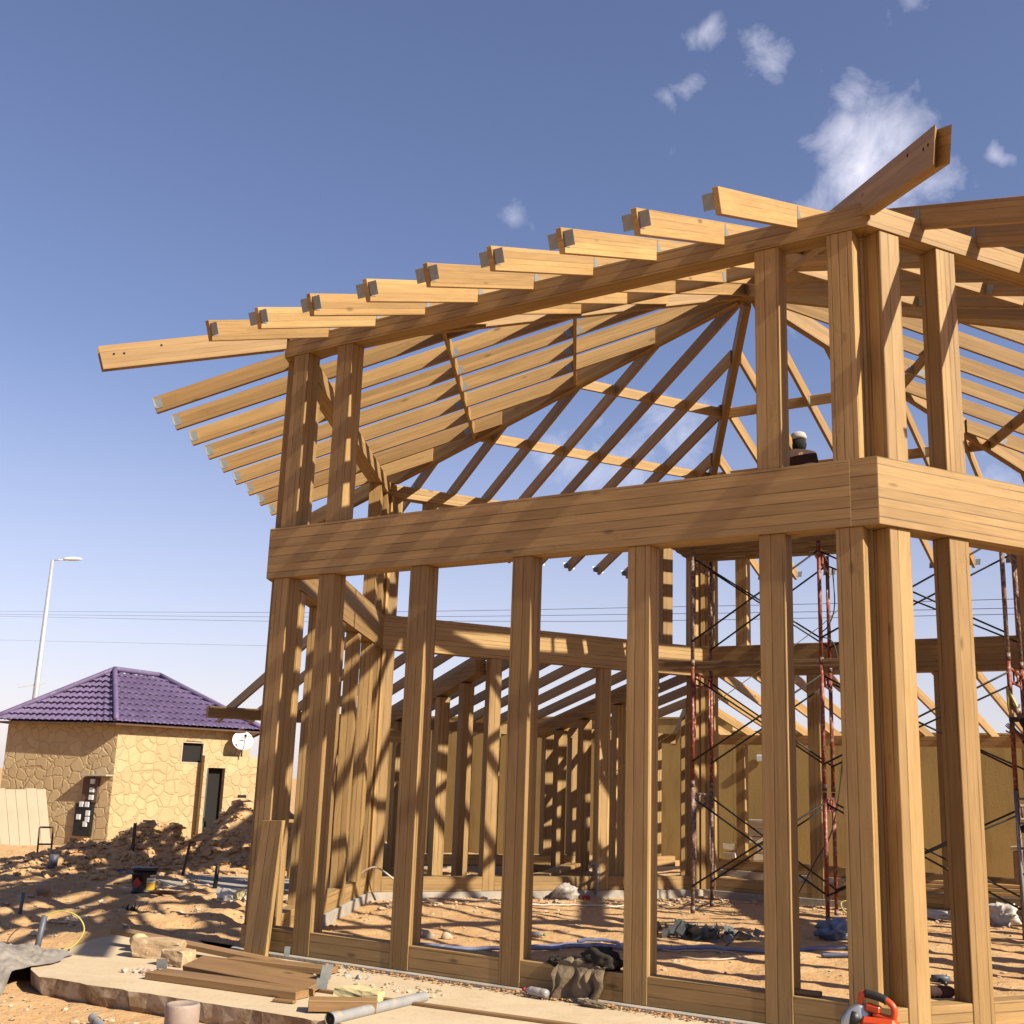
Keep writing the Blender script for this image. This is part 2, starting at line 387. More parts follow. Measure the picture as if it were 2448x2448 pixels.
# roof
SL=.375; ZR=6.175; DEP=.19; ang=math.atan(SL); RT=.045
OV=1.587
def rz_top(d,base=ZR): return base+SL*d
vdep=DEP/math.cos(ang)
def plate(name,pts,ext,parent,mat=None): return prism(name,pts,ext,(Vector(pts[1])-Vector(pts[0])),mat or M['steel'],parent,bev=0)
def rafter(k,s,parent,i):
    a,t,n=FR(k)
    din=min(s,L-s)*T60-.06/math.cos(R(60)); din=min(din,AP-.13)
    def P(d,z): return FP(k,s,d,z)-t*RT/2
    nt=Vector((math.sin(ang)*1,0,0))
    ex=DEP*math.sin(ang); ez=DEP*math.cos(ang)
    d0=-OV; zt=rz_top(d0)
    bot=lambda d: rz_top(d)-vdep
    jb=random.uniform(-.006,.006)
    pts=[P(d0+jb,rz_top(d0+jb)),P(d0+jb+ex,rz_top(d0+jb)-ez),P(-.002,bot(-.002))]
    if bot(-.002)<ZT1: pts+=[P(-.002,ZT1+.002),P((ZT1+.002-(ZR-vdep))/SL,ZT1+.002)]
    pts+=[P(din,bot(din)),P(din,rz_top(din))]
    o=prism('rafter',pts,t*RT,(n*math.cos(ang)+Vector((0,0,math.sin(ang)))),M['rafter'],parent,.003)
    # galvanised brackets: wings on the tail end, gusset at the beam, tie at ring
    dn=(n*math.cos(ang)+Vector((0,0,math.sin(ang)))); up=(-n*math.sin(ang)+Vector((0,0,math.cos(ang))))
    end=FP(k,s,d0,zt)
    wh=.115
    for sg in((-1,1)):
        if k==1 and ((i==0 and sg==-1) or (i==8 and sg==1)): continue
        e=end-up*.03+t*sg*(RT/2+.001)+dn*.012
        plate('bracket',[e,e+t*sg*.085,e+t*sg*.085-up*wh,e-up*wh],dn*.003,o)
        plate('bracket',[e+t*sg*.0008,e+t*sg*.0008+dn*.075,e+t*sg*.0008+dn*.075-up*wh,e+t*sg*.0008-up*wh],t*sg*.003,o)
    sd=-1 if k in(1,) else 1
    for sg in((-1,1)):
        e=FP(k,s,.004,ZT1+.004)+t*sg*(RT/2+.001)
        q=[e,e+n*.10,e+n*.085+Vector((0,0,.03)),e+n*.05+Vector((0,0,.075)),e+Vector((0,0,.11))]
        plate('bracket',q,t*sg*.003,o)
    for rd in(1.54,3.02):
        if din>rd+.15 and (i%3!=1 or k!=3):
            for sg in((-1,1)):
                for sd2 in((-1,1)):
                    if random.random()<.45: continue
                    e=FP(k,s,rd+sd2*(RT/2+.002),rz_top(rd+sd2*(RT/2+.002))-vdep+.015)+t*sg*(RT/2+.001)
                    plate('bracket',[e,e+dn*sd2*.085,e+dn*sd2*.085+up*.095,e+up*.095],t*sg*.003,o)
    return o
for k in range(1,7):
    for i in range(9):
        rafter(k,L/2+.62*(i-4),root,i)
# hips
HW=.10; HD=.235
for k in range(1,7):
    v=V[k]; n=(CEN-v); n.z=0; n.normalize(); t=Vector((-n.y,n.x,0)); c30=math.cos(R(30)); sl=SL*c30
    zt=lambda r: ZR+.012+sl*r
    a2=math.atan(sl); vd=HD/math.cos(a2)
    if True:
        e0=-OV/c30-.02; rin=L-.16
        ex=HD*math.sin(a2); ez=HD*math.cos(a2)
        rn=.02
        def P(r,z,o): return Vector((v.x,v.y,0))+n*r+t*o+Vector((0,0,z))
        prof=[(e0,zt(e0)),(e0+ex,zt(e0)-ez),(-.002,zt(-.002)-vd),(-.002,ZT1+.002),((ZT1+.002-(ZR+.012-vd))/sl,ZT1+.002),(rin,zt(rin)-vd),(rin,zt(rin))]
        if zt(-.002)-vd>=ZT1: prof=[(e0,zt(e0)),(e0+ex,zt(e0)-ez),(rin,zt(rin)-vd),(rin,zt(rin))]
        # two plies with a V-shaped (bird-mouth) plan cut at the tail
        bm=bmesh.new()
        ex_=(n*math.cos(a2)+Vector((0,0,math.sin(a2)))); ey_=t; ez_=ex_.cross(ey_)
        o0=P(prof[0][0],prof[0][1],0)
        Mx=Matrix(((ex_.x,ey_.x,ez_.x,o0.x),(ex_.y,ey_.y,ez_.y,o0.y),(ex_.z,ey_.z,ez_.z,o0.z),(0,0,0,1))); Mi=Mx.inverted()
        cols=[(-HW/2,0.),(0.,.13),(HW/2,0.)]
        grid=[]
        for off,cut in cols:
            row=[]
            for j,(r_,z_) in enumerate(prof):
                p=P(r_,z_,off)
                if j in(0,1): p=p+ex_*cut
                row.append(bm.verts.new(Mi@p))
            grid.append(row)
        m=len(prof)
        for c in range(2):
            for j in range(m):
                bm.faces.new((grid[c][j],grid[c][(j+1)%m],grid[c+1][(j+1)%m],grid[c+1][j]))
        bm.faces.new(grid[0][::-1]); bm.faces.new(grid[2])
        h=finish(bm,'hip_rafter',M['rafter'],root,mw=Mx)
        for q in((.16,.10),(.26,.105),(.62,.06)):
            for sg in(-1,1):
                pc=P(e0,zt(e0),0)+ex_*q[0]-Vector((0,0,q[1]))+t*sg*(HW/2+.0005)
                bmh=bmesh.new(); tube_bm(bmh,[(0,0,0),t*sg*.004],.011,8); finish(bmh,'bolt_hole',M['dark'],h,loc=pc)
# rings of noggings
for k in range(1,7):
    a,t,n=FR(k)
    for rd in(1.54,3.02):
        i=rd/T60; e=.06/math.cos(R(30))
        zb=rz_top(rd)-vdep+.004
        p0=FP(k,i+e,rd,zb+.075); p1=FP(k,L-i-e,rd,zb+.075)
        board('purlin',p0,p1,RT,.15,M['rafter'],root,bev=.003)
# hub
bm=bmesh.new(); ring=[]
for z in(7.93,8.24):
    ring.append([bm.verts.new((.2*math.cos(R(60*q)),.2*math.sin(R(60*q)),z-7.93)) for q in range(6)])
for q in range(6): bm.faces.new((ring[0][q],ring[0][(q+1)%6],ring[1][(q+1)%6],ring[1][q]))
bm.faces.new(ring[0][::-1]); bm.faces.new(ring[1])
finish(bm,'hub_block',M['rafter'],root,loc=(CEN.x,CEN.y,7.93))
for k in range(1,7):
    v=V[k]; n=(CEN-v).normalized(); t=Vector((-n.y,n.x,0))
    for z0,z1 in((.0,3.498),(4.0125,5.855)):
        p=Vector((v.x,v.y,z0))+n*.238
        prism('corner_gap_filler',[p-t*.035,p+t*.035,p+t*.035+n*.05,p-t*.035+n*.05],(0,0,z1-z0),(0,0,1),M['wood'],root,.002)  # added filler that closes the gap between corner posts so it stays dark
# concrete kerb strip under sills
kerb=empty('concrete_footing',(0,0,-.2),'low grey concrete footing strip beneath the hexagonal timber sills','footing')
for k in range(1,7):
    ringbeam('footing_strip',k,-.35,-.003,-.045,.235,kerb,mat=M['conc'])
# ------------------------------------------------------------------ low wing
wing=empty('low_timber_wing',(-7,15,0),'low lean-to timber wing with sloping rafters behind the hexagonal frame','building frame')
W=4.1; LS=.185
def lowpost(k,s,w,z1,z0=-.0,name='post',pw=.19,parent=wing):
    pts=[FP(k,s,-w,z0),FP(k,s+pw,-w,z0),FP(k,s+pw,-w-.19,z0),FP(k,s,-w-.19,z0)]
    return prism(name,pts,(0,0,z1-z0),(0,0,1),M['wood'],parent)
def lowbar(name,k,s0,s1,w,z0,z1,th=.19):
    a,t,n=FR(k)
    pts=[FP(k,s0,-w,z0),FP(k,s1,-w,z0),FP(k,s1,-w-th,z0),FP(k,s0,-w-th,z0)]
    return prism(name,pts,(0,0,z1-z0),t,M['wood'],wing)
EXT=W/T60*1.0
lowbar('wall_plate',3,-1.42,L+EXT-.05,W,2.54,2.735)
lowbar('wall_plate',4,-EXT+.05,L+1.5,W,2.54,2.735)
for s in(.9,2.3,2.92,3.52,4.12,4.72,5.32,5.92,6.9,7.9): lowpost(3,s,W,2.538,.26)
for s in(-2.2,-1.06,4.42,5.6): lowpost(4,s,W,2.538,.26)
lowbar('sill_beam',3,.5,L+EXT-.05,W,.06,.255); lowbar('sill_beam',4,-EXT+.05,L+1.5,W,.06,.255)
for k,e in((3,(.5,L+EXT)),(4,(-EXT,L+1.5))):
    a,t,n=FR(k)
    pts=[FP(k,e[0],-W+.05,-.3),FP(k,e[1],-W+.05,-.3),FP(k,e[1],-W-.25,-.3),FP(k,e[0],-W-.25,-.3)]
    prism('footing_strip',pts,(0,0,.355),t,M['conc'],wing)
def lowrafter(k,s,w0,w1,z0=3.505,dep=.165,th=.045,sq=False,name='rafter'):
    a,t,n=FR(k); b=lambda w: z0-LS*w; al=math.atan(LS)
    def P(w,z): return FP(k,s,-w,z)-t*th/2
    v=dep/math.cos(al)
    pts=[P(w0,b(w0)),P(w1,b(w1)),P(w1+.03 if not sq else w1,b(w1)+v),P(w0,b(w0)+v)]
    return prism(name,pts,t*th,(-n*math.cos(al)-Vector((0,0,math.sin(al)))),M['rafter'],wing,.003)
for j in range(-5,10):
    s=1.97+.58*j
    w0=.01 if 0<s<L else (.01 if s<0 else (s-L)*T60/1.0+.08)
    if s<-1.5: continue
    if w0<W: lowrafter(3,s,w0,W+1.28)
for j in range(-3,13):
    s=.34+.593*j
    w0=.01 if 0<s else (-s)*T60+.08
    if w0<W: lowrafter(4,s,w0,W+.7)
# valley / hip between the two lean-tos
v=V[4]; n=(v-CEN).normalized(); t=Vector((-n.y,n.x,0)); c=math.cos(R(30))
pts=[v+n*.05+Vector((0,0,3.44-.0))-t*.04, v+n*(W/c+.9)+Vector((0,0,3.44-LS*(W+.78)))-t*.04, v+n*(W/c+.9)+Vector((0,0,3.67-LS*(W+.78)))-t*.04, v+n*.05+Vector((0,0,3.67))-t*.04]
prism('hip_rafter',pts,t*.08,n,M['rafter'],wing,.003)
for r_ in(.9,1.9,2.9):
    p=v+n*r_; zt_=3.43-LS*r_*c
    q=[p-t*.095-n*.095,p+t*.095-n*.095,p+t*.095+n*.095,p-t*.095+n*.095]
    prism('post',[Vector((x.x,x.y,.0)) for x in q],(0,0,zt_),(0,0,1),M['wood'],wing)
# partitions running outward from face D
for s,ws in((1.8,(.45,1.39,2.33,3.27)),(5.1,(1.1,2.28,3.2))):
    a,t,n=FR(3)
    dep=.15; z0=3.36
    def P(w,z): return FP(3,s,-w,z)
    b=lambda w: z0-LS*w-.10
    pts=[P(.05,b(.05)),P(W-.02,b(W)),P(W-.02,b(W)+dep+.08),P(.05,b(.05)+dep+.08)]
    prism('partition_plate',pts,t*.19,-n,M['wood'],wing)
    for w in ws: lowpost(3,s,w,b(w+.19)-.002,.1)
    pts=[P(.05,-.02),P(W-.02,-.02),P(W-.02,.10),P(.05,.10)]
    prism('partition_sill',pts,t*.19,-n,M['wood'],wing)
    pts=[P(.1,-.3),P(W-.2,-.3),P(W-.2,-.022),P(.1,-.022)]
    prism('footing_strip',pts,t*.26,-n,M['conc'],wing)
lowbar('door_lintel',3,.3,2.0,2.45,2.22,2.42)
lowpost(3,1.15,2.45,2.218,.0)
# ------------------------------------------------------------------ ground
def ridge(x,y):
    P=[(-20.5,5.5,-.05),(-16.2,5.6,.02),(-15.7,6.0,.30),(-15.25,6.6,.50),(-14.9,7.2,.30),(-14.4,7.6,.38),(-14.0,7.9,.72),(-13.4,9.0,.70),(-12.8,10.5,.3)]
    best=0
    for (x0,y0,h0),(x1,y1,h1) in zip(P,P[1:]):
        dx,dy=x1-x0,y1-y0; u=max(0,min(1,((x-x0)*dx+(y-y0)*dy)/(dx*dx+dy*dy)))
        d=math.hypot(x-x0-u*dx,y-y0-u*dy); best=max(best,(h0+(h1-h0)*u)*math.exp(-(d/1.15)**2))
    return best
def inslab(x,y): return (-7.9<x<2.2 and -2.6<y<.1)
def inhex(x,y):
    for k in range(1,7):
        a,t,n=FR(k)
        if (Vector((x,y,0))-a).dot(n)<0: return False
    return True
def sst(a,b,x):
    u=max(0,min(1,(x-a)/(b-a))); return u*u*(3-2*u)
def gh(x,y):
    p=(x,y,0)
    far=sst(30,60,math.hypot(x+5,y-2))
    h=-.13
    base=fr(p,.45,4)*.05+fr((x,y,3.),2.2,4)*.022+fr((x,y,9.),7.,3)*.008
    if inhex(x,y):
        h=-.125+base*.75+.015*fr((x,y,1),5,3)
    else:
        lft=sst(-6.4,-8.5,x)*(1-far)
        h+=base
        h+=lft*(fr((x+4,y,2.),.9,4)*.09+abs(fr((x,y,5.),2.6,5))*.085+abs(noise.noise(Vector((x*5.5,y*5.5,3))))*.03)
        h+=sst(-7,-8.5,x)*sst(2.5,-.5,y)*(-.10)
        h-=.05*sst(-1.2,-1.75,y)*sst(-11,-7.5,x)
        if -9<x<-7.2 and y>-1.3: h-=.05*sst(-.5,-1.3,y)
        h+=sst(-6.6,-7.6,x)*sst(-3.5,-1,y)*sst(-11,-8,x)*.05
    r=ridge(x,y)
    if r>.01: h+=1.25*r*(1+.3*fr((x,y,7.),1.3,4))+r*.22*abs(fr((x,y,2.),3.2,4))
    # ground falls away towards the stone house
    h-=.55*sst(28.5,35,math.hypot(x-2.3,y+8.3))*sst(-12,-20,x)
    h=h*(1-far)+(-.25)*far
    return h
def axis(lo,hi,step,ext,growth=1.25):
    a=[];x=lo
    while x<=hi: a.append(x);x+=step
    s=step;x=a[-1]
    while x<ext: s*=growth;x+=s;a.append(x)
    s=step;x=a[0];pre=[]
    while x>-ext: s*=growth;x-=s;pre.append(x)
    return pre[::-1]+a
xs=axis(-18,1.6,.085,3000); ys=axis(-3.8,11.6,.085,3000)
me=bpy.data.meshes.new('ground'); nx,ny=len(xs),len(ys)
vs=[(x,y,gh(x,y)) for y in ys for x in xs]
fs=[(j*nx+i,j*nx+i+1,(j+1)*nx+i+1,(j+1)*nx+i) for j in range(ny-1) for i in range(nx-1)]
me.from_pydata(vs,[],fs); 
for p in me.polygons: p.use_smooth=True
go=link('ground',me,M['ground']); struct(go)
# slab with broken front edge
front=[]
x=-7.35
def fe(x): return -1.98+.20*(x+7)*.09+ (0.0)
bm=bmesh.new()
poly=[(2.0,-.05),(-6.35,-.05),(-6.9,.25),(-7.75,.15),(-7.6,-.45),(-7.15,-1.1),(-6.95,-1.55),(-6.45,-1.95)]
xx=-6.1
while xx<2.0:
    yb=-2.12+ (xx+6.2)*.075
    poly.append((xx,yb+.05*fr((xx*3,1,0),1,3)+.025*noise.noise(Vector((xx*9,2,0))))); xx+=.09
poly.append((2.0,-1.55))
top=[bm.verts.new((p[0],p[1],-.032)) for p in poly]
f=bm.faces.new(top)
mid=[];bot=[]
cx,cy=-2.6,-.9
for i,p in enumerate(poly):
    jag=.10*abs(noise.noise(Vector((p[0]*4,p[1]*4,1))))+.05*abs(noise.noise(Vector((p[0]*15,p[1]*9,1))))+.03
    d=Vector((cx-p[0],cy-p[1],0)).normalized()
    sgn=1 if p[1]<-.3 else 0
    mid.append(bm.verts.new((p[0]+d.x*jag*sgn*.3,p[1]+ (jag*.25*sgn),-.10-.05*random.random())))
    bot.append(bm.verts.new((p[0]+d.x*jag*sgn,p[1]+(jag*2.2*sgn+.05*sgn),-.45)))
n_=len(poly)
for A_,B_ in((top,mid),(mid,bot)):
    for i in range(n_): bm.faces.new((A_[i],A_[(i+1)%n_],B_[(i+1)%n_],B_[i]))
bmesh.ops.triangulate(bm,faces=[f])
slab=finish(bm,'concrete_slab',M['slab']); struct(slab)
# ------------------------------------------------------------------ ochre boundary wall
def wallseg(p0,p1,z0,z1,th,mat,parent,name):
    p0=Vector(p0);p1=Vector(p1);d=(p1-p0).normalized();n=Vector((-d.y,d.x,0))
    bm=bmesh.new()
    ln=(p1-p0).length
    pts=[(0,0),(ln,0),(ln,th),(0,th)]
    v=[bm.verts.new((a,b,0)) for a,b in pts]; f=bm.faces.new(v)
    r=bmesh.ops.extrude_face_region(bm,geom=[f])
    for q in r['geom']:
        if isinstance(q,bmesh.types.BMVert): q.co.z+=z1-z0
    Mx=Matrix(((d.x,n.x,0,p0.x),(d.y,n.y,0,p0.y),(0,0,1,z0),(0,0,0,1)))
    return finish(bm,name,mat,parent,mw=Mx)
wd=Vector((math.cos(R(5)),math.sin(R(5)),0)); wp=Vector((-4.4,19.3,0))
bw=empty('boundary_wall',(-4.4,19.3,-.4),'long plain ochre rendered boundary wall standing behind the timber frames','wall')
wallseg(wp-wd*4.6,wp+wd*30,-.5,3.0,.22,M['ochre'],bw,'wall_section')
wallseg(wp-wd*17.5,wp-wd*4.605,-.5,3.32,.22,M['ochre'],bw,'wall_section')
wallseg(wp-wd*4.6-Vector((0,.03,0)),wp+wd*30-Vector((0,.03,0)),3.002,3.05,.28,M['ochre'],bw,'coping')
wallseg(wp-wd*17.5-Vector((0,.03,0)),wp-wd*4.605-Vector((0,.03,0)),3.322,3.37,.28,M['ochre'],bw,'coping')
# ------------------------------------------------------------------ stone house
hs=empty('stone_house',(-29,16,-.8),'crazy-stone clad house with purple tiled hip roof beyond the dirt mound','house')
A3=Vector((-31.35,14.35,0)); B3=Vector((-27.36,15.38,0)); C3=Vector((-25.98,19.55,0)); D3=Vector((-29.4,22.6,0)); E3=Vector((-34.6,20.0,0))
hp=[A3,B3,C3,D3,E3]
zb,ze=-1.0,3.02
for i in range(5):
    p,q=hp[i],hp[(i+1)%5]; d=(q-p).normalized(); nn=Vector((-d.y,d.x,0))
    ln=(q-p).length
    if i==1:
        w0,w1,wz0,wz1=2.10,2.78,1.93,2.52   # window opening along B->C
        for (a_,b_,c_,d_) in((0,w0,zb,ze),(w1,ln,zb,ze),(w0,w1,zb,wz0),(w0,w1,wz1,ze)):
            wallseg(p+d*a_,p+d*b_,c_,d_,.25,M['stone'],hs,'wall')
        wn=wallseg(p+d*w0+nn*.10,p+d*w1+nn*.10,wz0,wz1,.02,M['dark'],hs,'window')
        for a_,b_,c_,d_ in((w0-.02,w1+.02,wz0-.04,wz0),(w0-.02,w1+.02,wz1,wz1+.03),(w0-.04,w0,wz0-.04,wz1+.03),(w1,w1+.04,wz0-.04,wz1+.03)):
            wallseg(p+d*a_-nn*.012,p+d*b_-nn*.012,c_,d_,.04,M['cement'],wn,'frame')
        board('lintel_rebar',p+d*(w0+.1)-nn*.03+Vector((0,0,wz1+.06)),p+d*(w1-.05)-nn*.03+Vector((0,0,wz1+.05)),.02,.015,M['rwire'],hs)
    else: wallseg(p,q,zb,ze,.25,M['stone'],hs,'wall')
# roof: courses
cen_=sum(hp,Vector())/5
ev=[]
for p in hp:
    d=(p-cen_); d.z=0; ev.append(p+d.normalized()*.42+Vector((0,0,3.0)))
R1=Vector((-29.9,17.0,4.76)); R2=Vector((-30.1,19.05,4.76))
def roofplane(a,b,c,d):   # a,b eave ends; d above a, c above b
    a,b,c,d=map(Vector,(a,b,c,d)); NC=9; bm=bmesh.new(); N=150
    nrm=(b-a).cross(d-a) if (d-a).length>(c-b).length*.2 else (b-a).cross(c-b)
    nrm.normalize()
    if nrm.z<0: nrm=-nrm
    ed=(b-a).normalized(); rows=[]
    for j in range(NC):
        for f_,lift in((0.,.075),(.12,.07),(1.,.0)):
            u=(j+f_)/NC; l=a.lerp(d,u); r=b.lerp(c,u); row=[]
            for q in range(N+1):
                p=l.lerp(r,q/N); s=(p-a).dot(ed)
                wv=.03*math.sin(s*2*PI/.24+ (PI if False else 0))
                dz=-.035*max(0,math.sin(s*2*PI/.24)) if f_==0. else 0
                row.append(bm.verts.new(p+nrm*(lift+wv)+ (l-a).normalized()*dz if (l-a).length>0 else p+nrm*(lift+wv)+Vector((0,0,dz))))
            rows.append(row)
    for r0,r1 in zip(rows,rows[1:]):
        for q in range(N): 
            try: bm.faces.new((r0[q],r0[q+1],r1[q+1],r1[q]))
            except ValueError: pass
    return finish(bm,'roof',M['roof'],hs)
rA=roofplane(ev[0],ev[1],R1,R1+(ev[0]-ev[1]).normalized()*.02)
rB=roofplane(ev[1],ev[2],R2,R1)
roofplane(ev[2],ev[3],R2+Vector((.01,.01,0)),R2); roofplane(ev[3],ev[4],R1,R2); roofplane(ev[4],ev[0],R1+Vector((-.01,0,0)),R1)
for a_,b_ in((ev[0],R1),(ev[1],R1),(ev[2],R2),(R1,R2)):
    n_s=10
    pts=[a_.lerp(b_,q/n_s)+Vector((0,0,.10)) for q in range(n_s+1)]
    tube('ridge_cap',pts,.085,M['roof'],hs,seg=8)
for i in range(5):
    p,q=ev[i],ev[(i+1)%5]; board('fascia',p+Vector((0,0,-.045)),q+Vector((0,0,-.045)),.04,.05,M['rwire'],hs)
bm=bmesh.new(); f=bm.faces.new([bm.verts.new(p+Vector((0,0,-.02))) for p in ev]); finish(bm,'soffit',M['trim'],hs)
# meter boxes on the shaded wall
d=(B3-A3).normalized(); nn=Vector((d.y,-d.x,0))
def onA(s,z,o=.0): return A3+d*s+nn*o+Vector((0,0,z))
Lb=(B3-A3).length; rz_=math.atan2(d.y,d.x)
mb=boxo('meter_box',onA(Lb-.72,1.0,.05),(.55,.08,.72),plain('rust_board',(.13,.075,.05),.8),hs,rz=rz_)
for z in(1.25,1.0,.78): boxo('meter',onA(Lb-.62,z,.12),(.14,.06,.14),M['white'],mb,rz=rz_)
mb2=boxo('switch_box',onA(Lb-.85,.12,.06),(.62,.1,.95),M['black'],hs,rz=rz_)
for x_,z in((.12,.45),(-.08,.45),(.18,.2),(.18,.02),(-.14,.08),(.12,-.12)): boxo('breaker',onA(Lb-.85+x_,.12+z,.13),(.13,.05,.15),M['white'],mb2,rz=rz_)
board('shelf',onA(Lb-.95,1.42,.15),onA(Lb-.02,1.44,.15),.35,.05,M['conc'],hs)
# annex
aP=Vector((-26.2,17.87,0)); aQ=Vector((-25.68,19.45,0)); d=(aQ-aP).normalized(); nn=Vector((-d.y,d.x,0))
an=empty('stone_annex',(-26.0,18.6,-.6),'small flat-topped stone-clad annex with dark doorway right of the stone house','annex')
dw0,dw1,dz=.14,.72,1.78
for (a_,b_,c_,d_) in((0,dw0,-1.,2.15),(dw1,1.9,-1.,2.15),(dw0,dw1,dz,2.15)):
    wallseg(aP+d*a_,aP+d*b_,c_,d_,.2,M['stone'],an,'wall')
av=Vector((-.66,.75,0))
av=Vector((-.95,.31,0))
wallseg(aP+d*.15+av*.28,aP+d*.15+av*.22,-1,2.149,.1,M['stone'],an,'wall')
prism('flat_roof',[aP+av*.25+d*.1+Vector((0,0,2.0)),aP+d*1.9+av*.25+Vector((0,0,2.0)),aP+d*1.9+av*.29+Vector((0,0,2.0)),aP+d*.1+av*.29+Vector((0,0,2.0))],(0,0,.146),d,M['conc'],an)
wallseg(aP+av*.24+d*.1,aP+av*.24+d*1.2,-1,1.99,.02,M['dark'],an,'doorway_shade_panel')  # black sheet painted as the shade inside the doorway
dr=wallseg(aP+d*(dw0+.01)-nn*.02,aP+d*(dw0+.10)+nn*.18,-.8,dz-.02,.04,M['pvcd'],an,'door')
boxo('wall_lamp',aP+d*1.25-nn*.25+Vector((0,0,.93)),(.3,.08,.09),M['black'],an,rz=math.atan2(d.y,d.x)+.3)
board('lamp_arm',aP+d*1.3-nn*.23+Vector((0,0,.92)),aP+d*1.75-nn*.0+Vector((0,0,.80)),.04,.04,M['cement'],an)
# satellite dish
DL=Vector((-25.72,18.95,2.16))
ds=empty('satellite_dish',DL,'round white satellite dish standing on the roof of the stone annex','satellite dish')
ax=Vector((.80,-.52,.42)).normalized()
prof=[(0.001,0.05),(.10,.045),(.2,.03),(.29,.005),(.33,-.02),(.335,-.015),(.29,.012),(.2,.04),(.1,.055),(0.001,.06)]
prof=[(r_,-z_*1.2) for r_,z_ in prof]
lathe('reflector',prof,M['dish'],ds,DL+Vector((0,0,.50)),seg=28,axis=ax)
boxo('printed_mark',DL+Vector((0,0,.58))+ax*.03,(.20,.004,.05),M['grey'],ds,rz=math.atan2(ax.y,ax.x)+PI/2)
tube('feed_arm',[DL+Vector((0,0,.2)),DL+Vector((0,0,.15))+ax*.25,DL+Vector((0,0,.45))+ax*.42],.012,M['cable'],ds)
boxo('feed_horn',DL+Vector((0,0,.48))+ax*.42,(.06,.06,.07),M['black'],ds)
tube('mount',[DL,DL+Vector((0,0,.28))],.025,M['black'],ds)
# street lamp
LB=Vector((-42.75,23.15,-.5))
sl_=empty('street_lamp',LB,'tall galvanised street lamp rising behind the purple roof','street lamp')
tube('pole',[LB,LB+Vector((0,0,5)),LB+Vector((0,0,11.1))],[.17,.13,.07],M['pole'],sl_,seg=12)
dl=Vector((.33,.45,0)).normalized(); dl=Vector((.75,.66,0)).normalized()
dl=(Vector((-42.17,23.98,0))-Vector((-42.71,23.23,0))).normalized()
tp=LB+Vector((0,0,11.08))
tube('arm',[tp,tp+dl*.5+Vector((0,0,.06))],.035,M['pole'],sl_)
bm=bmesh.new(); bmesh.ops.create_uvsphere(bm,u_segments=16,v_segments=8,radius=1)
for v_ in bm.verts:
    v_.co=Vector((v_.co.x*.42,v_.co.y*.15,v_.co.z*(.11 if v_.co.z>0 else .07))); v_.co.y*=1+.25*v_.co.x
finish(bm,'lamp_head',M['white'],sl_,mw=Matrix.Translation(tp+dl*.82+Vector((0,0,.12)))@Matrix.Rotation(math.atan2(dl.y,dl.x),4,'Z')@Matrix.Rotation(-.1,4,'Y'),smooth=True)
board('cross_arm',LB+Vector((-.43,-.6,5.45)),LB+Vector((.22,.33,5.70)),.05,.05,M['pole'],sl_)
# power lines
wl=dict(a=[(-248.8,148.6,36.5),(-112.5,105.5,23.3),(-73.9,93.3,19.8),(-46.6,84.7,17.5),(-11.9,73.8,14.7),(30,61,11.8)],
 b=[(-248.5,148.5,35.8),(-112.4,105.5,22.7),(-73.8,93.3,19.2),(-46.6,84.7,16.9),(-12.0,73.8,14.1),(30,61,11.2)],
 c=[(-248.3,148.4,35.4),(-112.3,105.5,22.1),(-73.8,93.3,18.7),(-46.6,84.7,16.3),(-12.0,73.8,13.7),(30,61,10.8)],
 d=[(-245.7,147.6,29.7),(-112.7,105.6,18.8),(-77.3,94.4,16.0),(-36.9,81.6,13.1),(20,63.5,9.3)])
lab=dict(a='topmost of the four thin overhead cables crossing the low sky',b='second of the four overhead cables from the top',c='third overhead cable from the top, lowest of the close trio',d='faint lone overhead cable well below the other three')
def smoothpath(P,n=8):
    P=[Vector(p) for p in P]; out=[]
    for i in range(len(P)-1):
        p0=P[max(i-1,0)];p1=P[i];p2=P[i+1];p3=P[min(i+2,len(P)-1)]
        for q in range(n):
            u=q/n; out.append(.5*((2*p1)+(p2-p0)*u+(2*p0-5*p1+4*p2-p3)*u*u+(3*p1-p0-3*p2+p3)*u**3))
    out.append(P[-1]); return out
for kx,P in wl.items():
    o=tube('overhead_cable',smoothpath(P,6),.022 if kx!='d' else .015,M['cable'],None,seg=5); tag(o,lab[kx],'cable','overhead cables')
# far low hill
bm=bmesh.new(); bmesh.ops.create_uvsphere(bm,u_segments=24,v_segments=10,radius=1)
for v_ in bm.verts: v_.co=Vector((v_.co.x*22,v_.co.y*10,v_.co.z*7.0*(1+.2*noise.noise(v_.co*3))))
struct(finish(bm,'hill',M['hill'],loc=(-178,66,-.5),smooth=True))
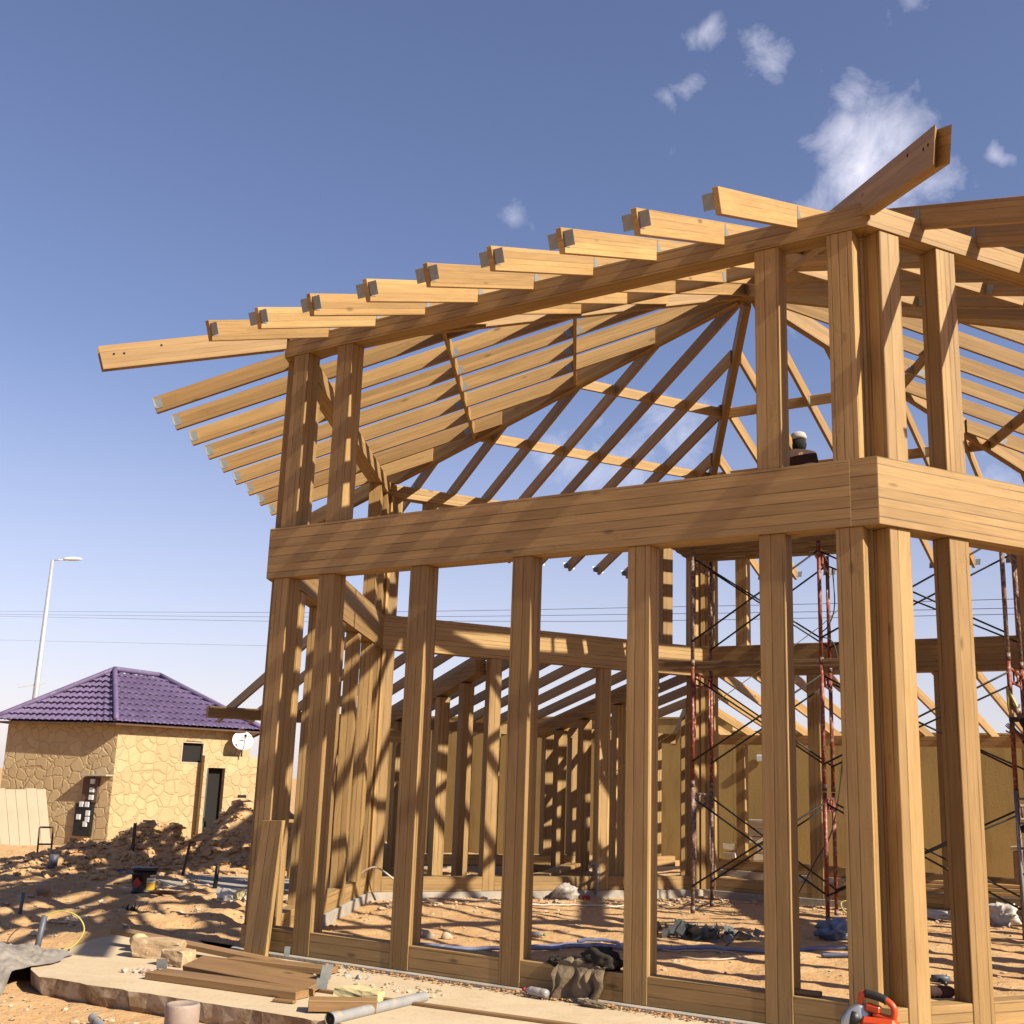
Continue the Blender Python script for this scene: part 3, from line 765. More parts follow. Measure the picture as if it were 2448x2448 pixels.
# ------------------------------------------------------------------ left yard things
zs=-.032
pd=(Vector((-22.65,10.5,0))-Vector((-21.18,7.48,0))).normalized(); back=Vector((-pd.y,pd.x,0))
base0=Vector((-20.75,6.6,-.19))
x_=0
PL=['eighth','','seventh','sixth','fifth','fourth','third','second','rightmost']
for j,wdt in enumerate((.42,.02,.45,.38,.38,.42,.46,.47,.44)):
    if wdt<.1: x_+=.03; continue
    a=base0+pd*x_; b=a+pd*(wdt-.03); tz=Vector((0,0,1.29+.015*math.sin(j*2)))+back*.3
    tag(prism('cream_board',[a,b,b+tz,a+tz],-back*.05,(0,0,1),M['cream'],None,.003),('rightmost' if j==8 else PL[j]+' from the right')+' tall cream board leaning before the stone house','board','cream boards leaning in a row')
    x_+=wdt
gz0=lambda x,y: gh(x,y)
def stake(x,y,h,r,mat,label,lean=(0,0),name='metal_stake',cat='stake',rings=()):
    z=gz0(x,y); o=tube(name,[(x,y,z-.1),(x+lean[0],y+lean[1],z+h)],r,mat,None,seg=10)
    return tag(o,label,cat)
# bucket
KB=.56
bx,by=-11.3,3.25; bz=gz0(bx,by)-.01
bk=empty('paint_bucket',(bx,by,bz),'black paint bucket with a red diamond sign standing on sand','bucket')
rb,hb=.30,.62
lathe('body',[(r_*KB,z_*KB) for r_,z_ in ((.28,0),(.285,.02),(.29,.08),(.30,.085),(.30,.10),(.29,.11),(.30,.50),(.315,.505),(.315,.53),(.30,.535),(.305,.60))],M['black'],bk,(bx,by,bz),24)
lathe('lid',[(r_*KB,z_*KB) for r_,z_ in ((.33,.60),(.335,.61),(.335,.655),(.31,.66),(.001,.655))],M['black'],bk,(bx,by,bz),24)
vd_=Vector((2.32-bx,-8.35-by,0)).normalized(); td=Vector((-vd_.y,vd_.x,0))
def curved(name,u0,u1,z0,z1,mat,diamond=False):
    bm=bmesh.new(); N=8; base=math.atan2(vd_.y,vd_.x)
    if diamond:
        c=(u0+u1)/2; hw=(u1-u0)/2; zm=(z0+z1)/2; prev_=None
        for q in range(N+1):
            u=u0+(u1-u0)*q/N; hh=(z1-z0)/2*(1-abs(u-c)/hw); a_=[bm.verts.new((.306*KB*math.cos(base+u),.306*KB*math.sin(base+u),(zm+sg*hh)*KB)) for sg in((-1,1) if hh>1e-6 else (0,))]
            if prev_: bm.faces.new(prev_+a_[::-1])
            prev_=a_
    else:
        r0=[];r1=[]
        for q in range(N+1):
            u=base+u0+(u1-u0)*q/N
            r0.append(bm.verts.new((.304*KB*math.cos(u),.304*KB*math.sin(u),z0*KB))); r1.append(bm.verts.new((.304*KB*math.cos(u),.304*KB*math.sin(u),z1*KB)))
        for q in range(N): bm.faces.new((r0[q],r0[q+1],r1[q+1],r1[q]))
    return finish(bm,name,mat,bk,loc=(bx,by,bz))
curved('diamond_sign',-.95,-.12,.17,.44,M['red'],True)
curved('label',.25,1.2,.13,.30,M['yellow']); curved('label',.25,1.2,.31,.43,M['white']); curved('label_stripe',.27,1.15,.34,.37,M['black'])
curved('label_stripe',.5,1.2,.455,.49,M['white'])
stake(-14.6,5.75,.5,.028,M['rwire'],'dark rusty stake upright on the mound slope left of the bucket')
stake(-13.0,5.45,.58,.022,M['rwire'],'tall thin rusty stake leaning right of the black bucket',(.12,.02))
stake(-11.1,4.4,.36,.032,M['black'],'short thick black post stub near the timber corner post',(.03,.0),'post_stub','post')
stake(-10.7,.9,.26,.022,M['pvcd'],'thin dark blue pipe sticking up from the sand at far left',(.02,.01),'pipe_stub','pipe')
stake(-15.2,4.6,.2,.075,M['pvcd'],'dark stub of drain pipe below the earth mound',(.05,0),'drain_stub','pipe')
for (x,y,h,r_,lb) in((-12.0,2.15,.25,.085,'pinkish capped drain pipe rising from the sand left of the bucket'),):
    z=gz0(x,y); e=empty('drain_pipe',(x,y,z),lb,'pipe')
    lathe('cap',[(.001,.17),(r_-.008,.17),(r_,.165),(r_,.04),(r_-.008,.04)][::-1],M['pvcb'],e,(x,y,z),20)
    lathe('pipe',[(r_-.012,-.2),(r_-.012,.06)],M['brick'],e,(x,y,z),20)
# near capped stub
x,y=-3.46,-3.03; e=empty('drain_pipe',(x,y,-.4),'large pinkish capped drain pipe in front of the broken slab edge','pipe')
lathe('cap',[(.098,.02),(.103,.03),(.103,.19),(.098,.203),(.085,.206),(.08,.199),(.001,.196)],M['pvcb'],e,(x,y,.0),28)
lathe('pipe',[(.09,-.5),(.09,.03)],M['pvc'],e,(x,y,0.),28)
# pipes
def pipe(p0,p1,r_,mat,label,name='pvc_pipe'):
    p0=Vector(p0);p1=Vector(p1); d_=(p1-p0).normalized()
    e=empty(name,p0,label,'pipe')
    tube('tube',[p0,p1],r_,mat,e,seg=16,cap=False)
    tube('bore',[p0+d_*.004,p1-d_*.004],r_*.86,M['dark'],e,seg=16)
    tube('socket',[p0,p0+d_*.09],r_*1.15,mat,e,seg=16,cap=False)
    return e
pipe((-5.0,-2.45,-.15),(-4.02,-2.78,-.30),.03,M['pvc'],'pale grey pipe slanting down from the broken slab edge')
pipe((-4.75,-3.0,-.36),(-4.05,-3.25,-.37),.04,M['pvc'],'grey pipe end lying on sand at the bottom edge of view')
pipe((-3.22,-1.95,zs+.03),(-3.28,-.82,zs+.03),.038,M['pvc'],'grey pipe lying loose on the pale slab')
# conduit with yellow wire
stake(-7.35,-1.28,.38,.028,M['pvcd'],'dark upright conduit with yellow wire looped from its top',(.05,.03),'conduit','pipe')
cz=gz0(-7.35,-1.28)
P=[(-7.30,-1.25,cz+.37),(-7.22,-1.15,cz+.42),(-7.10,-1.05,cz+.38),(-7.02,-1.02,cz+.26),(-7.03,-1.12,cz+.13),(-7.1,-1.25,cz+.10)]
tag(tube('yellow_wire',smoothpath(P),.007,M['ywire'],None,seg=6),'thin yellow wire looping from conduit down to the slab','wire')
P=[(-7.5,-1.5,cz+.02),(-7.5,-1.45,cz+.18),(-7.46,-1.38,cz+.27),(-7.4,-1.3,cz+.27)]
tag(tube('rusty_wire',smoothpath(P),.006,M['rwire'],None,seg=6),'bent rusty wire beside the conduit at left','wire')
# cloth helper
def cloth(name,nu,nv,f,mat,label,cat,parent=None):
    bm=bmesh.new(); g_=[[bm.verts.new(f(i/nu,j/nv)) for i in range(nu+1)] for j in range(nv+1)]
    for j in range(nv):
        for i in range(nu): bm.faces.new((g_[j][i],g_[j][i+1],g_[j+1][i+1],g_[j+1][i]))
    o=finish(bm,name,mat,parent,smooth=True)
    if label: tag(o,label,cat)
    return o
def fsheet(u,v):
    c=[(-7.4,-2.7),(-6.25,-2.35),(-6.80,-1.25),(-8.1,-1.35)]
    x=(c[0][0]*(1-u)+c[1][0]*u)*(1-v)+(c[3][0]*(1-u)+c[2][0]*u)*v
    y=(c[0][1]*(1-u)+c[1][1]*u)*(1-v)+(c[3][1]*(1-u)+c[2][1]*u)*v
    x+=.12*fr((x*2,y*2,7),1,3)*sst(0,.3,min(u,v)); 
    edge=min(u,1-u,v,1-v)
    on=sst(-.12,.02,(y+2.0)+.2)*sst(-7.45,-7.2,x)
    b=max(gh(x,y),-.5)*(1-on)+(-.028)*on if True else 0
    z=b+.012+(.10*sst(0,.3,edge)*(.35+1.0*abs(fr((x*1.7+y,y*1.9,1.),1.3,3)))+(.06*abs(noise.noise(Vector((x*7-y*6,y*3,2))))+.045*abs(noise.noise(Vector((x*13+y*9,y*12,5)))))*sst(0,.08,edge))
    return Vector((x,y,z))
cloth('plastic_sheet',60,60,fsheet,M['sheet'],'crumpled dusty grey plastic sheet over the left slab corner','plastic sheet')
# stones on the slab
def block(loc,size,rz,label,seed,group=None,mat=None,name='stone_block'):
    bm=bmesh.new(); bmesh.ops.create_cube(bm,size=1); bmesh.ops.subdivide_edges(bm,edges=list(bm.edges),cuts=5,use_grid_fill=True)
    for v_ in bm.verts:
        c_=v_.co.copy(); rr_=Vector((c_.x,c_.y,c_.z)); 
        k_=1-.10*max(0,(c_.length-.62))
        v_.co=Vector((c_.x*size[0],c_.y*size[1],c_.z*size[2]))*k_+Vector((fr(c_*2+Vector((seed,0,0)),1,3),fr(c_*2+Vector((0,seed,0)),1,3),fr(c_*2+Vector((0,0,seed)),1,3)))*.018
    o=finish(bm,name,mat or M['block'],None,mw=Matrix.Translation(loc)@Matrix.Rotation(rz,4,'Z'))
    return tag(o,label,'stone',group)
block((-6.28,-.78,zs+.075),(.42,.22,.15),.55,'long brownish sandstone block under the upper plank on slab',1.3,'rough stones on the slab')
block((-5.80,-.98,zs+.065),(.22,.2,.13),.2,'small squarish sandstone block against the stacked boards',4.1,'rough stones on the slab')
o=lump('stone_block',(-6.66,-.66,zs+.065),(.12,.09,.085),M['foam'],amp=.3,freq=2.,sub=3,seed=2.,flat=.07); tag(o,'rounded yellow-green stone propping up the long plank','stone','rough stones on the slab')
# boards and planks on the slab
def pl(p0,p1,w,h,label,name='timber_offcut',up=(0,0,1),cut=0.,group=None,cat='board',mat=None):
    o=board(name,p0,p1,w,h,mat or M['offcut'],None,up,cut=cut); tag(o,label,cat,group); return o
gp_='timber offcuts lying on the slab'
pl((-7.14,-.56,zs+.13),(-5.15,-.45,zs+.035),.15,.045,'long dark plank lying propped over stones toward the corner post','timber_plank',group=gp_)
pl((-5.55,-.58,zs+.035),(-4.55,-.42,zs+.035),.19,.05,'short dark plank end lying right below the corner post','timber_plank',group=gp_)
pl((-5.45,-1.52,zs+.03),(-3.98,-1.36,zs+.03),.24,.055,'front board of the pile with slanted end and steel plates',cut=.0,group=gp_)
pl((-5.35,-1.22,zs+.09),(-4.02,-1.18,zs+.06),.24,.05,'middle board of the pile leaning on the front board',group=gp_,up=(0,-.25,1))
pl((-5.45,-.92,zs+.04),(-4.35,-1.02,zs+.04),.22,.06,'rear board of the pile behind two others',group=gp_)
def steelplate(p,rz,label,h=.13,w=.14,tilt=.2):
    h*=.6; w*=.62
    e=boxo('steel_plate',Vector(p)+Vector((0,0,h/2)),(w,.004,h),M['steel'],None,rz=rz,rx=tilt,bev=0); tag(e,label,'steel plate','steel connector plates on the board pile'); return e
steelplate((-5.5,-1.42,zs+.05),.5,'bent steel plate at left end of the board pile')
steelplate((-4.02,-1.10,zs+.09),1.2,'tall steel plate standing at right end of the middle board',.2,.15,.3)
steelplate((-3.88,-1.30,zs+.07),.7,'steel plate on the right tip of the front board',.13,.13,.1)
steelplate((-5.15,-.34,zs+.08),.9,'steel plate upright where the long plank meets the short one',.14,.08,.3)
steelplate((-7.08,-.50,zs+.14),.2,'steel plate on the far left end of the long plank',.07,.11,.5)
pl((-4.45,-1.12,zs+.012),(-1.65,-.86,zs+.012),.05,.022,'long thin batten lying parallel to the sill','timber_batten',group=gp_)
pl((-4.05,-1.62,zs+.014),(-3.88,-1.58,zs+.014),.05,.02,'tiny wooden block lying alone on the slab','wood_chip',group=gp_)
pl((-3.62,-1.72,zs+.05),(-3.25,-1.42,zs+.05),.17,.075,'offcut under the yellow foam block on the slab',group=gp_)
block((-3.50,-1.32,zs+.065),(.34,.16,.12),.35,'pale yellow foam block beside the loose grey pipe',7.,mat=M['foam'],name='foam_block')
# leaning board at corner post
lb_=prism('leaning_board',[(-5.89,-.13,zs),(-5.60,-.14,zs),(-5.63,-.02,1.17),(-5.885,-.02,1.16)],(0,.045,0),(0,0,1),M['wood'],None); tag(lb_,'upright board leaning against the left corner posts','board')
bmh=None
# rubble clusters / sand stones = stuff
def scatter(name,n,area,size,mat,zf,seed,flat=.6):
    rnd=random.Random(seed); bm=bmesh.new()
    for q in range(n):
        x,y=area(rnd); s=size*(rnd.random()**2*1.6+.35)
        if x is None: continue
        z=zf(x,y); r_=bmesh.ops.create_icosphere(bm,subdivisions=1,radius=s); 
        ax_=Vector((rnd.uniform(.7,1.3),rnd.uniform(.7,1.3),rnd.uniform(.4,.9)*flat*1.4)); rot=Matrix.Rotation(rnd.random()*6,3,'Z')
        for v_ in r_['verts']:
            c_=v_.co; c_=Vector((c_.x*ax_.x,c_.y*ax_.y,c_.z*ax_.z))*(1+.35*rnd.uniform(-1,1)); v_.co=rot@c_+Vector((x,y,z+s*.25))
    o=finish(bm,name,mat); o['kind']='stuff'; return o
def a_in(r):
    x=r.uniform(-8.8,2.2); y=r.uniform(.6,10.2); return (x,y) if inhex(x,y) else (None,None)
def a_in2(r):
    for _ in range(9):
        s=r.uniform(0,L); k=r.choice((3,3,4)); p=FP(k,s,.3+abs(r.gauss(0,.7)),0); return (p.x,p.y)
def a_left(r): return (r.uniform(-17,-8),r.uniform(-2.5,7))
def a_mound(r): return (r.gauss(-14.9,1.1),r.gauss(6.6,1.3))
def a_front(r): return (r.uniform(-7,-2.5),r.uniform(-3.6,-2.25))
go1=scatter('rubble',900,a_in,.016,M['rock'],gh,3); 
scatter('rubble',700,a_in2,.02,M['rock'],gh,4)
scatter('rubble',700,a_left,.03,M['rock'],gh,5); scatter('rubble',2600,a_mound,.045,M['ground'],gh,6); scatter('rubble',260,a_front,.016,M['rock'],gh,8)
scatter('rubble',70,lambda r:(r.gauss(-5.72,.09),r.gauss(-1.38,.07)),.02,plain('brick_crumbs',(.58,.42,.33),.9,0,.4,30),lambda x,y:zs,9)
scatter('rubble',90,lambda r:(r.uniform(-4.1,-3.3),r.gauss(-.55,.12)),.013,M['rock'],lambda x,y:zs,10)
scatter('rubble',60,lambda r:(r.uniform(-5.1,-4.2),r.gauss(-.35,.1)),.02,M['conc'],lambda x,y:zs,12)
def a_saw(r):
    x=r.uniform(-4.9,.1); c_=.5+.5*noise.noise(Vector((x*2.2,4,0)))
    if r.random()>c_*c_*1.3: return (None,None)
    return (x,-.055-abs(r.gauss(0,.05)))
o=scatter('sawdust',1900,a_saw,.0085,M['sawdust'],lambda x,y:zs+.004*random.random()+.015*max(0,1-abs(y+.08)/.08),11)
# rocks on left
for (x,y,s,lb) in((-9.3,.75,.22,'pale clod heap beside the far end of the long plank'),):
    o=lump('clod_heap',(x,y,gz0(x,y)+.02),(.30,.11,.06),M['rock'],amp=.7,freq=7,sub=4,seed=5,rz=.5); tag(o,lb,'clod')
# white sacks beside the corner
sx,sy=-9.45,3.05
for j,(dx,dy,sz,mt,lb) in enumerate(((0,0,(.13,.10,.09),'sack','leftmost crumpled white sack near the timber corner'),(.20,.07,(.09,.08,.10),'foam','yellowish crumpled paper bag between two white sacks'),(.36,.12,(.11,.10,.12),'sack','white sack half hidden behind the timber corner post'))):
    o=lump('rubbish_sack',(sx+dx,sy+dy,gz0(sx+dx,sy+dy)+.05),sz,M[mt],amp=.5,freq=5,sub=3,seed=j*3.3,crease=True); tag(o,lb,'sack','crumpled sacks by the corner')
pipe((-11.2,3.3,gz0(-11.2,3.3)+.03),(-10.0,3.4,gz0(-10,3.4)+.03),.03,M['rwire'],'dark thin pipe lying on sand right of the bucket','iron_pipe')
pipe((-14.0,5.0,gz0(-14,5)+.04),(-13.1,4.8,gz0(-13.1,4.8)+.04),.05,M['black'],'short black pipe lying at the foot of the mound','iron_pipe')
o=lump('tarpaulin',(-19.6,8.9,gz0(-19.6,8.9)+.03),(.6,.22,.07),M['pvcd'],amp=.5,freq=5,sub=3,seed=8,rz=1.1,crease=True); tag(o,'dark crumpled tarpaulin lying before the cream panels','tarpaulin')
# concrete ledge patch (grey) near stakes
bm=bmesh.new(); 
zz=gz0(-11.5,4.6)
pts=[(-13.6,5.3),(-11.3,3.85),(-10.4,4.3),(-8.3,6.4),(-10.6,8.4)]
o=prism('concrete_pad',[(p[0],p[1],-.25) for p in pts],(0,0,.19),(1,0,0),M['conc'],None); struct(o)
# small trestle frame by the panels
tr=empty('metal_trestle',(-17.0,5.6,gz0(-17.0,5.6)),'small rusty metal frame stool standing before the cream boards','trestle')
zt_=gz0(-17.0,5.6)
for dx,dy in((0,0),(.11,.21)): tube('leg',[(-17.0+dx,5.6+dy,zt_-.05),(-17.03+dx,5.6+dy,zt_+.50)],.016,M['rwire'],tr)
for h_ in(.50,.2): tube('bar',[(-17.02,5.6,zt_+h_),(-16.91,5.81,zt_+h_)],.016,M['rwire'],tr)
# plant-like dark wire tuft
tf=empty('thorny_tuft',(-9.9,1.9,gz0(-9.9,1.9)),'small dark green thorny tuft on the sand','plant')
bm=bmesh.new(); rnd=random.Random(4)
for q in range(18):
    a_=rnd.random()*6.28; ln=rnd.uniform(.06,.17); p=Vector((rnd.gauss(0,.07),rnd.gauss(0,.07),0)); t_=p+Vector((math.cos(a_)*ln*.6,math.sin(a_)*ln*.6,ln*.8)); w_=Vector((-math.sin(a_),math.cos(a_),0))*.02
    bm.faces.new([bm.verts.new(p-w_),bm.verts.new(p+w_),bm.verts.new(t_)])
finish(bm,'leaves',plain('dull_green',(.05,.06,.03),.8),tf,loc=(-9.9,1.9,gz0(-9.9,1.9)))
# pink mesh bottom-left
o=lump('pink_netting',(-5.75,-3.05,gz0(-5.75,-3.05)+.0),(.24,.14,.05),M['pink'],amp=.7,freq=9,sub=4,seed=9,rz=.5,crease=True); tag(o,'faded pink netting half buried in sand at lower left','netting')
# ------------------------------------------------------------------ things inside
def path_g(P,r_,mat,name,label,cat,lift=.015,nn_=10,seg=7):
    pts=smoothpath([(p[0],p[1],0) for p in P],nn_); pts=[Vector((p.x,p.y,gh(p.x,p.y)+lift)) for p in pts]
    return tag(tube(name,pts,r_,mat,None,seg=seg),label,cat)
path_g([(-5.6,1.75),(-5.0,2.05),(-4.4,2.75),(-3.9,3.35),(-3.3,4.0),(-2.7,4.5),(-2.1,5.3),(-1.7,5.6),(-1.35,5.3),(-1.6,4.85),(-2.1,4.7)],.022,M['hose'],'water_hose','long blue water hose snaking across the sand inside the frame','hose',.03)
path_g([(-4.5,3.6),(-4.15,3.75),(-3.95,3.55),(-4.1,3.3),(-4.6,2.9),(-4.9,2.7)],.02,M['hose'],'hose_loop','short loop of blue hose beside the long one','hose',.03)
path_g([(-8.5,6.0),(-8.0,6.2),(-7.4,6.3),(-6.8,6.9),(-6.3,7.5),(-5.9,8.3)],.014,M['wire'],'cable','pale cable lying along the rear footing','cable',.02)
P=[(-9.0,5.1,.22),(-8.75,5.2,.36),(-8.5,5.35,.20),(-8.2,5.5,-.02),(-7.9,5.7,-.10)]
tag(tube('cable',smoothpath(P),.014,M['wire'],None,seg=6),'pale flexible conduit arching over the rear left sill','cable')
path_g([(-3.9,3.9),(-3.5,3.75),(-3.1,4.1),(-2.7,4.0),(-2.9,3.6),(-3.3,3.5)],.008,M['wire'],'cable','thin tangled pale wire lying on the sand','wire',.015)
P=[(-7.0,8.55,-.05),(-6.95,8.5,.15),(-7.0,8.6,.33),(-7.1,8.7,.40),(-7.2,8.72,.36)]
tag(tube('pipe_elbow',smoothpath(P),.022,M['pvc'],None,seg=8),'grey flexible conduit curving up at the rear footing','pipe')
o=lump('plastic_bag',(-7.15,7.85,-.02),(.19,.12,.14),M['film'],amp=.4,freq=3,sub=4,seed=1,rz=1.0,crease=True); tag(o,'clear crumpled plastic bag against the rear footing','plastic bag')
o=boxo('red_can',(-6.95,8.15,-.08),(.12,.07,.07),M['red'],None,rz=1.,bev=.012); tag(o,'small red box on the ground beside the clear bag','box')
o=lump('plastic_bag',(-8.2,5.35,-.06),(.12,.07,.06),M['film'],amp=.5,freq=5,sub=3,seed=4,crease=True); tag(o,'small crumpled clear bag at the rear left sill','plastic bag')
o=lump('plastic_bag',(-2.5,6.45,-.03),(.20,.13,.11),M['bluefilm'],amp=.6,freq=4,sub=4,seed=6,rz=.5,crease=True); tag(o,'translucent blue plastic bag on the sand right of the plate pile','plastic bag')
o=lump('plastic_bag',(-1.35,10.12,.0),(.22,.12,.15),M['sack'],amp=.6,freq=4,sub=4,seed=2,crease=True,rz=.1); tag(o,'white plastic sack slumped against the rear right sill','plastic bag')
o=lump('plastic_bag',(-2.35,10.05,-.06),(.36,.09,.06),M['sack'],amp=.4,freq=4,sub=3,seed=12,crease=True,rz=.05); tag(o,'flat white sack lying along the rear right footing','plastic bag')
o=lump('plastic_bag',(-2.2,15.6,.05),(.28,.15,.08),M['greenfilm'],amp=.6,freq=4,sub=3,seed=21,crease=True); tag(o,'bright green plastic bag behind the rear right sill','plastic bag')
# steel bracket pile
rnd=random.Random(12)
for q in range(46):
    x=-3.75+rnd.gauss(0,.32); y=5.15+rnd.gauss(0,.22); w=rnd.uniform(.09,.16); h=rnd.uniform(.08,.13)
    bm=bmesh.new(); v4=[bm.verts.new(p) for p in((-w/2,0,0),(w/2,0,0),(w/2,h,0),(-w/2,h,0))]; v2=[bm.verts.new((-w/2,0,h)),bm.verts.new((w/2,0,h))]
    bm.faces.new(v4); bm.faces.new((v4[0],v4[1],v2[1],v2[0])); 
    bmesh.ops.solidify(bm,geom=list(bm.faces),thickness=.003)
    from mathutils import Euler
    o=finish(bm,'angle_bracket',M['steel'],None,mw=Matrix.Translation((x,y,gh(x,y)+.02+.09*rnd.random()*max(0,1-abs(x+3.75))))@Euler((rnd.gauss(0,.7),rnd.gauss(0,.7),rnd.random()*6)).to_matrix().to_4x4())
    tag(o,'galvanised angle bracket heaped in the pile of spare brackets on sand','bracket','spare brackets heaped on the sand')
def bottle(p,ax,r_,ln,mat,cap,label,name='plastic_bottle'):
    e=empty(name,p,label,'bottle')
    lathe('body',[(.001,0),(r_*.8,0),(r_,.02),(r_,ln*.25),(r_*.93,ln*.28),(r_,ln*.32),(r_,ln*.62),(r_*.93,ln*.65),(r_,ln*.7),(r_*.9,ln*.8),(r_*.4,ln*.93),(r_*.38,ln)],mat,e,p,16,axis=ax)
    lathe('cap',[(r_*.45,ln),(r_*.45,ln+.025),(.001,ln+.026)],cap,e,p,12,axis=ax); return e
bottle((-2.62,-.13,zs+.045),(-1,.06,0.03),.034,.21,M['bottle'],M['red'],'empty clear bottle with red cap lying along the sill')
bottle((-5.25,3.75,gh(-5.25,3.75)+.03),(1,.25,0),.03,.2,M['bottle'],M['greenfilm'],'small pale bottle with green cap lying on the sand')
o=lump('stone',(-6.0,2.75,gh(-6,2.75)+.03),(.13,.08,.06),M['conc'],amp=.4,freq=3,sub=2,seed=3); tag(o,'dark grey stone lying alone on the sand','stone')
o=lump('stone',(-5.75,2.85,gh(-5.75,2.85)+.03),(.07,.06,.05),M['rock'],amp=.4,freq=3,sub=2,seed=5); tag(o,'tan stone touching the dark grey stone on the sand','stone')
# tool near right
tl=empty('power_drill',(-.6,3.6,gh(-.6,3.6)),'dark blue power tool lying on the sand behind the corner posts','power tool')
tube('motor_body',[(-.68,3.6,-.06),(-.58,3.63,-.055),(-.52,3.65,-.055)],[.032,.036,.022],M['pvcd'],tl,seg=10)
tube('handle',[(-.62,3.62,-.06),(-.53,3.53,-.085)],.02,M['black'],tl,seg=8)
bottle((.02,.62,ZS+.045),(.75,.62,0),.042,.24,M['jacket'],M['cement'],'dark bottle lying on the sill between corner posts','dark_bottle')
o=boxo('wood_wedge',(-.68,.10,ZS+.02),(.26,.05,.035),M['oldplank'],None,rz=.06); tag(o,'thin dark wedge lying on the front sill by the saw','wedge')
# coat on the sill
def fcoat(u,v):
    s_=2.60-.43*u
    fold=abs(math.sin(u*7.5+.6))**.6*.05+abs(math.sin(u*13+2))*.028
    if v<.3:
        w=v/.3; y=.24-.27*w; z=ZS+.012+.055*math.sin(PI*w*.9)*math.sin(PI*min(1,u*.85+.12))+.02*abs(math.sin(u*11))
        if y>.2: z-=.06
    else:
        w=(v-.3)/.7; drop=.235+.03*math.sin(u*6+1)
        z=ZS+.025-drop*w; y=-.012-.02*w-fold*sst(0,.35,w)*(1.1-.3*math.sin(u*4))
        s_+=.05*w*math.sin(u*9)+.05*w*(.5-u)+.02*math.sin(w*7+u*8)
        if z<zs+.008: z=zs+.008+.006*abs(math.sin(u*20)); y-=.04*(w-.8)
    return Vector((-s_,y,z+.010*fr((u*9,v*9,0),1,3)))
ct=empty('khaki_coat',(-2.45,0,.1),'khaki coat with dark lining draped over the front sill','coat')
cloth('coat_body',110,80,fcoat,M['coat'],None,None,ct)
lump('dark_lining',(-2.28,.10,ZS+.065),(.16,.11,.085),M['coatd'],ct,amp=.35,freq=4,sub=4,seed=3,flat=.065,crease=True)
lump('sleeve',(-2.64,.06,ZS+.025),(.10,.045,.035),M['coatd'],ct,amp=.5,freq=5,sub=3,seed=4,crease=True)
lump('sleeve_tail',(-2.22,-.15,zs+.025),(.11,.03,.025),M['coat'],ct,amp=.4,freq=5,sub=3,seed=7,crease=True)
# circular saw
SW=Vector((-.08,-.34,zs-.0))
sw=empty('circular_saw',SW,'orange circular saw with black grip handle on the slab by the corner','circular saw')
tube('handle',smoothpath([SW+Vector(p) for p in((-.055,0,.25),(-.06,0,.335),(-.035,0,.365),(.05,0,.355),(.115,0,.335),(.15,0,.30),(.148,0,.25),(.11,0,.235),(.02,0,.25))],5),.021,M['orange'],sw,seg=10)
tube('grip',smoothpath([SW+Vector(p) for p in((-.028,0,.369),(.02,0,.363),(.06,0,.356),(.105,0,.341))],4),.0265,M['rubber'],sw,seg=12)
boxo('trigger_housing',SW+Vector((.02,0,.285)),(.10,.055,.05),M['orange'],sw,bev=.012,ry=.15)
lathe('motor_housing',[(.001,0),(.05,0),(.062,.015),(.062,.10),(.055,.14),(.03,.17),(.001,.175)],M['orange'],sw,SW+Vector((.08,-.10,.15)),20,axis=(.2,1,0))
bmo=boxo('motor_shroud',SW+Vector((.06,0,.17)),(.24,.13,.13),M['orange'],sw,bev=.03)
lathe('blade_guard',[(.001,0),(.13,0),(.14,.01),(.14,.05),(.13,.06),(.001,.06)],M['alu'],sw,SW+Vector((-.075,.03,.165)),32,axis=(.55,-.8,0))
lathe('guard_hub',[(.001,0),(.045,0),(.045,.02),(.001,.022)],M['black'],sw,SW+Vector((-.10,-.045,.215)),16,axis=(.2,-1,.1))
boxo('base_plate',SW+Vector((0,0,.012)),(.34,.2,.008),M['steel'],sw)
lathe('blade',[(.001,0),(.11,0),(.11,.002),(.001,.002)],M['steel'],sw,SW+Vector((-.08,.06,.115)),40,axis=(0,1,0))
# ------------------------------------------------------------------ scaffold
scf=empty('tube_scaffold',(-3.2,8.7,-.1),'red and black tubular frame scaffold with cross braces inside the house frame','scaffold')
FX=[(-5.10,8.0,-5.28,9.1),(-3.17,8.17,-3.43,9.35),(-.68,8.3,-.72,9.45)]
LV=[-.15,1.62,3.40,5.22]
for fi,(x0,y0,x1,y1) in enumerate(FX):
    p=lambda u,z: Vector((x0+(x1-x0)*u,y0+(y1-y0)*u,z))
    for li in range(3):
        z0,z1=LV[li],LV[li+1]
        mt=M['rusty'] if (fi,li) in((0,0),(0,2),(2,0),(2,2)) else M['redpipe']
        bm=bmesh.new()
        tube_bm(bm,[p(0,z0+.01),p(0,z1)],.030,8); tube_bm(bm,[p(1,z0+.01),p(1,z1)],.030,8)
        tube_bm(bm,[p(0,z1-.09),p(1,z1-.09)],.022,8); tube_bm(bm,[p(0,z1-.26),p(1,z1-.26)],.018,8)
        for u in(.12,.88): tube_bm(bm,[p(u,z1-.09),p(u,z0+.75),p(0 if u<.5 else 1,z0+.6)],.015,6)
        for u in(.35,.65): tube_bm(bm,[p(u,z1-.09),p(u,z1-.26)],.014,6)
        finish(bm,'scaffold_frame',mt,scf,smooth=True)
        for u in(0,1): lathe('coupler',[(.034,-.05),(.034,.05)],M['rusty'],scf,p(u,z0+.06),10)
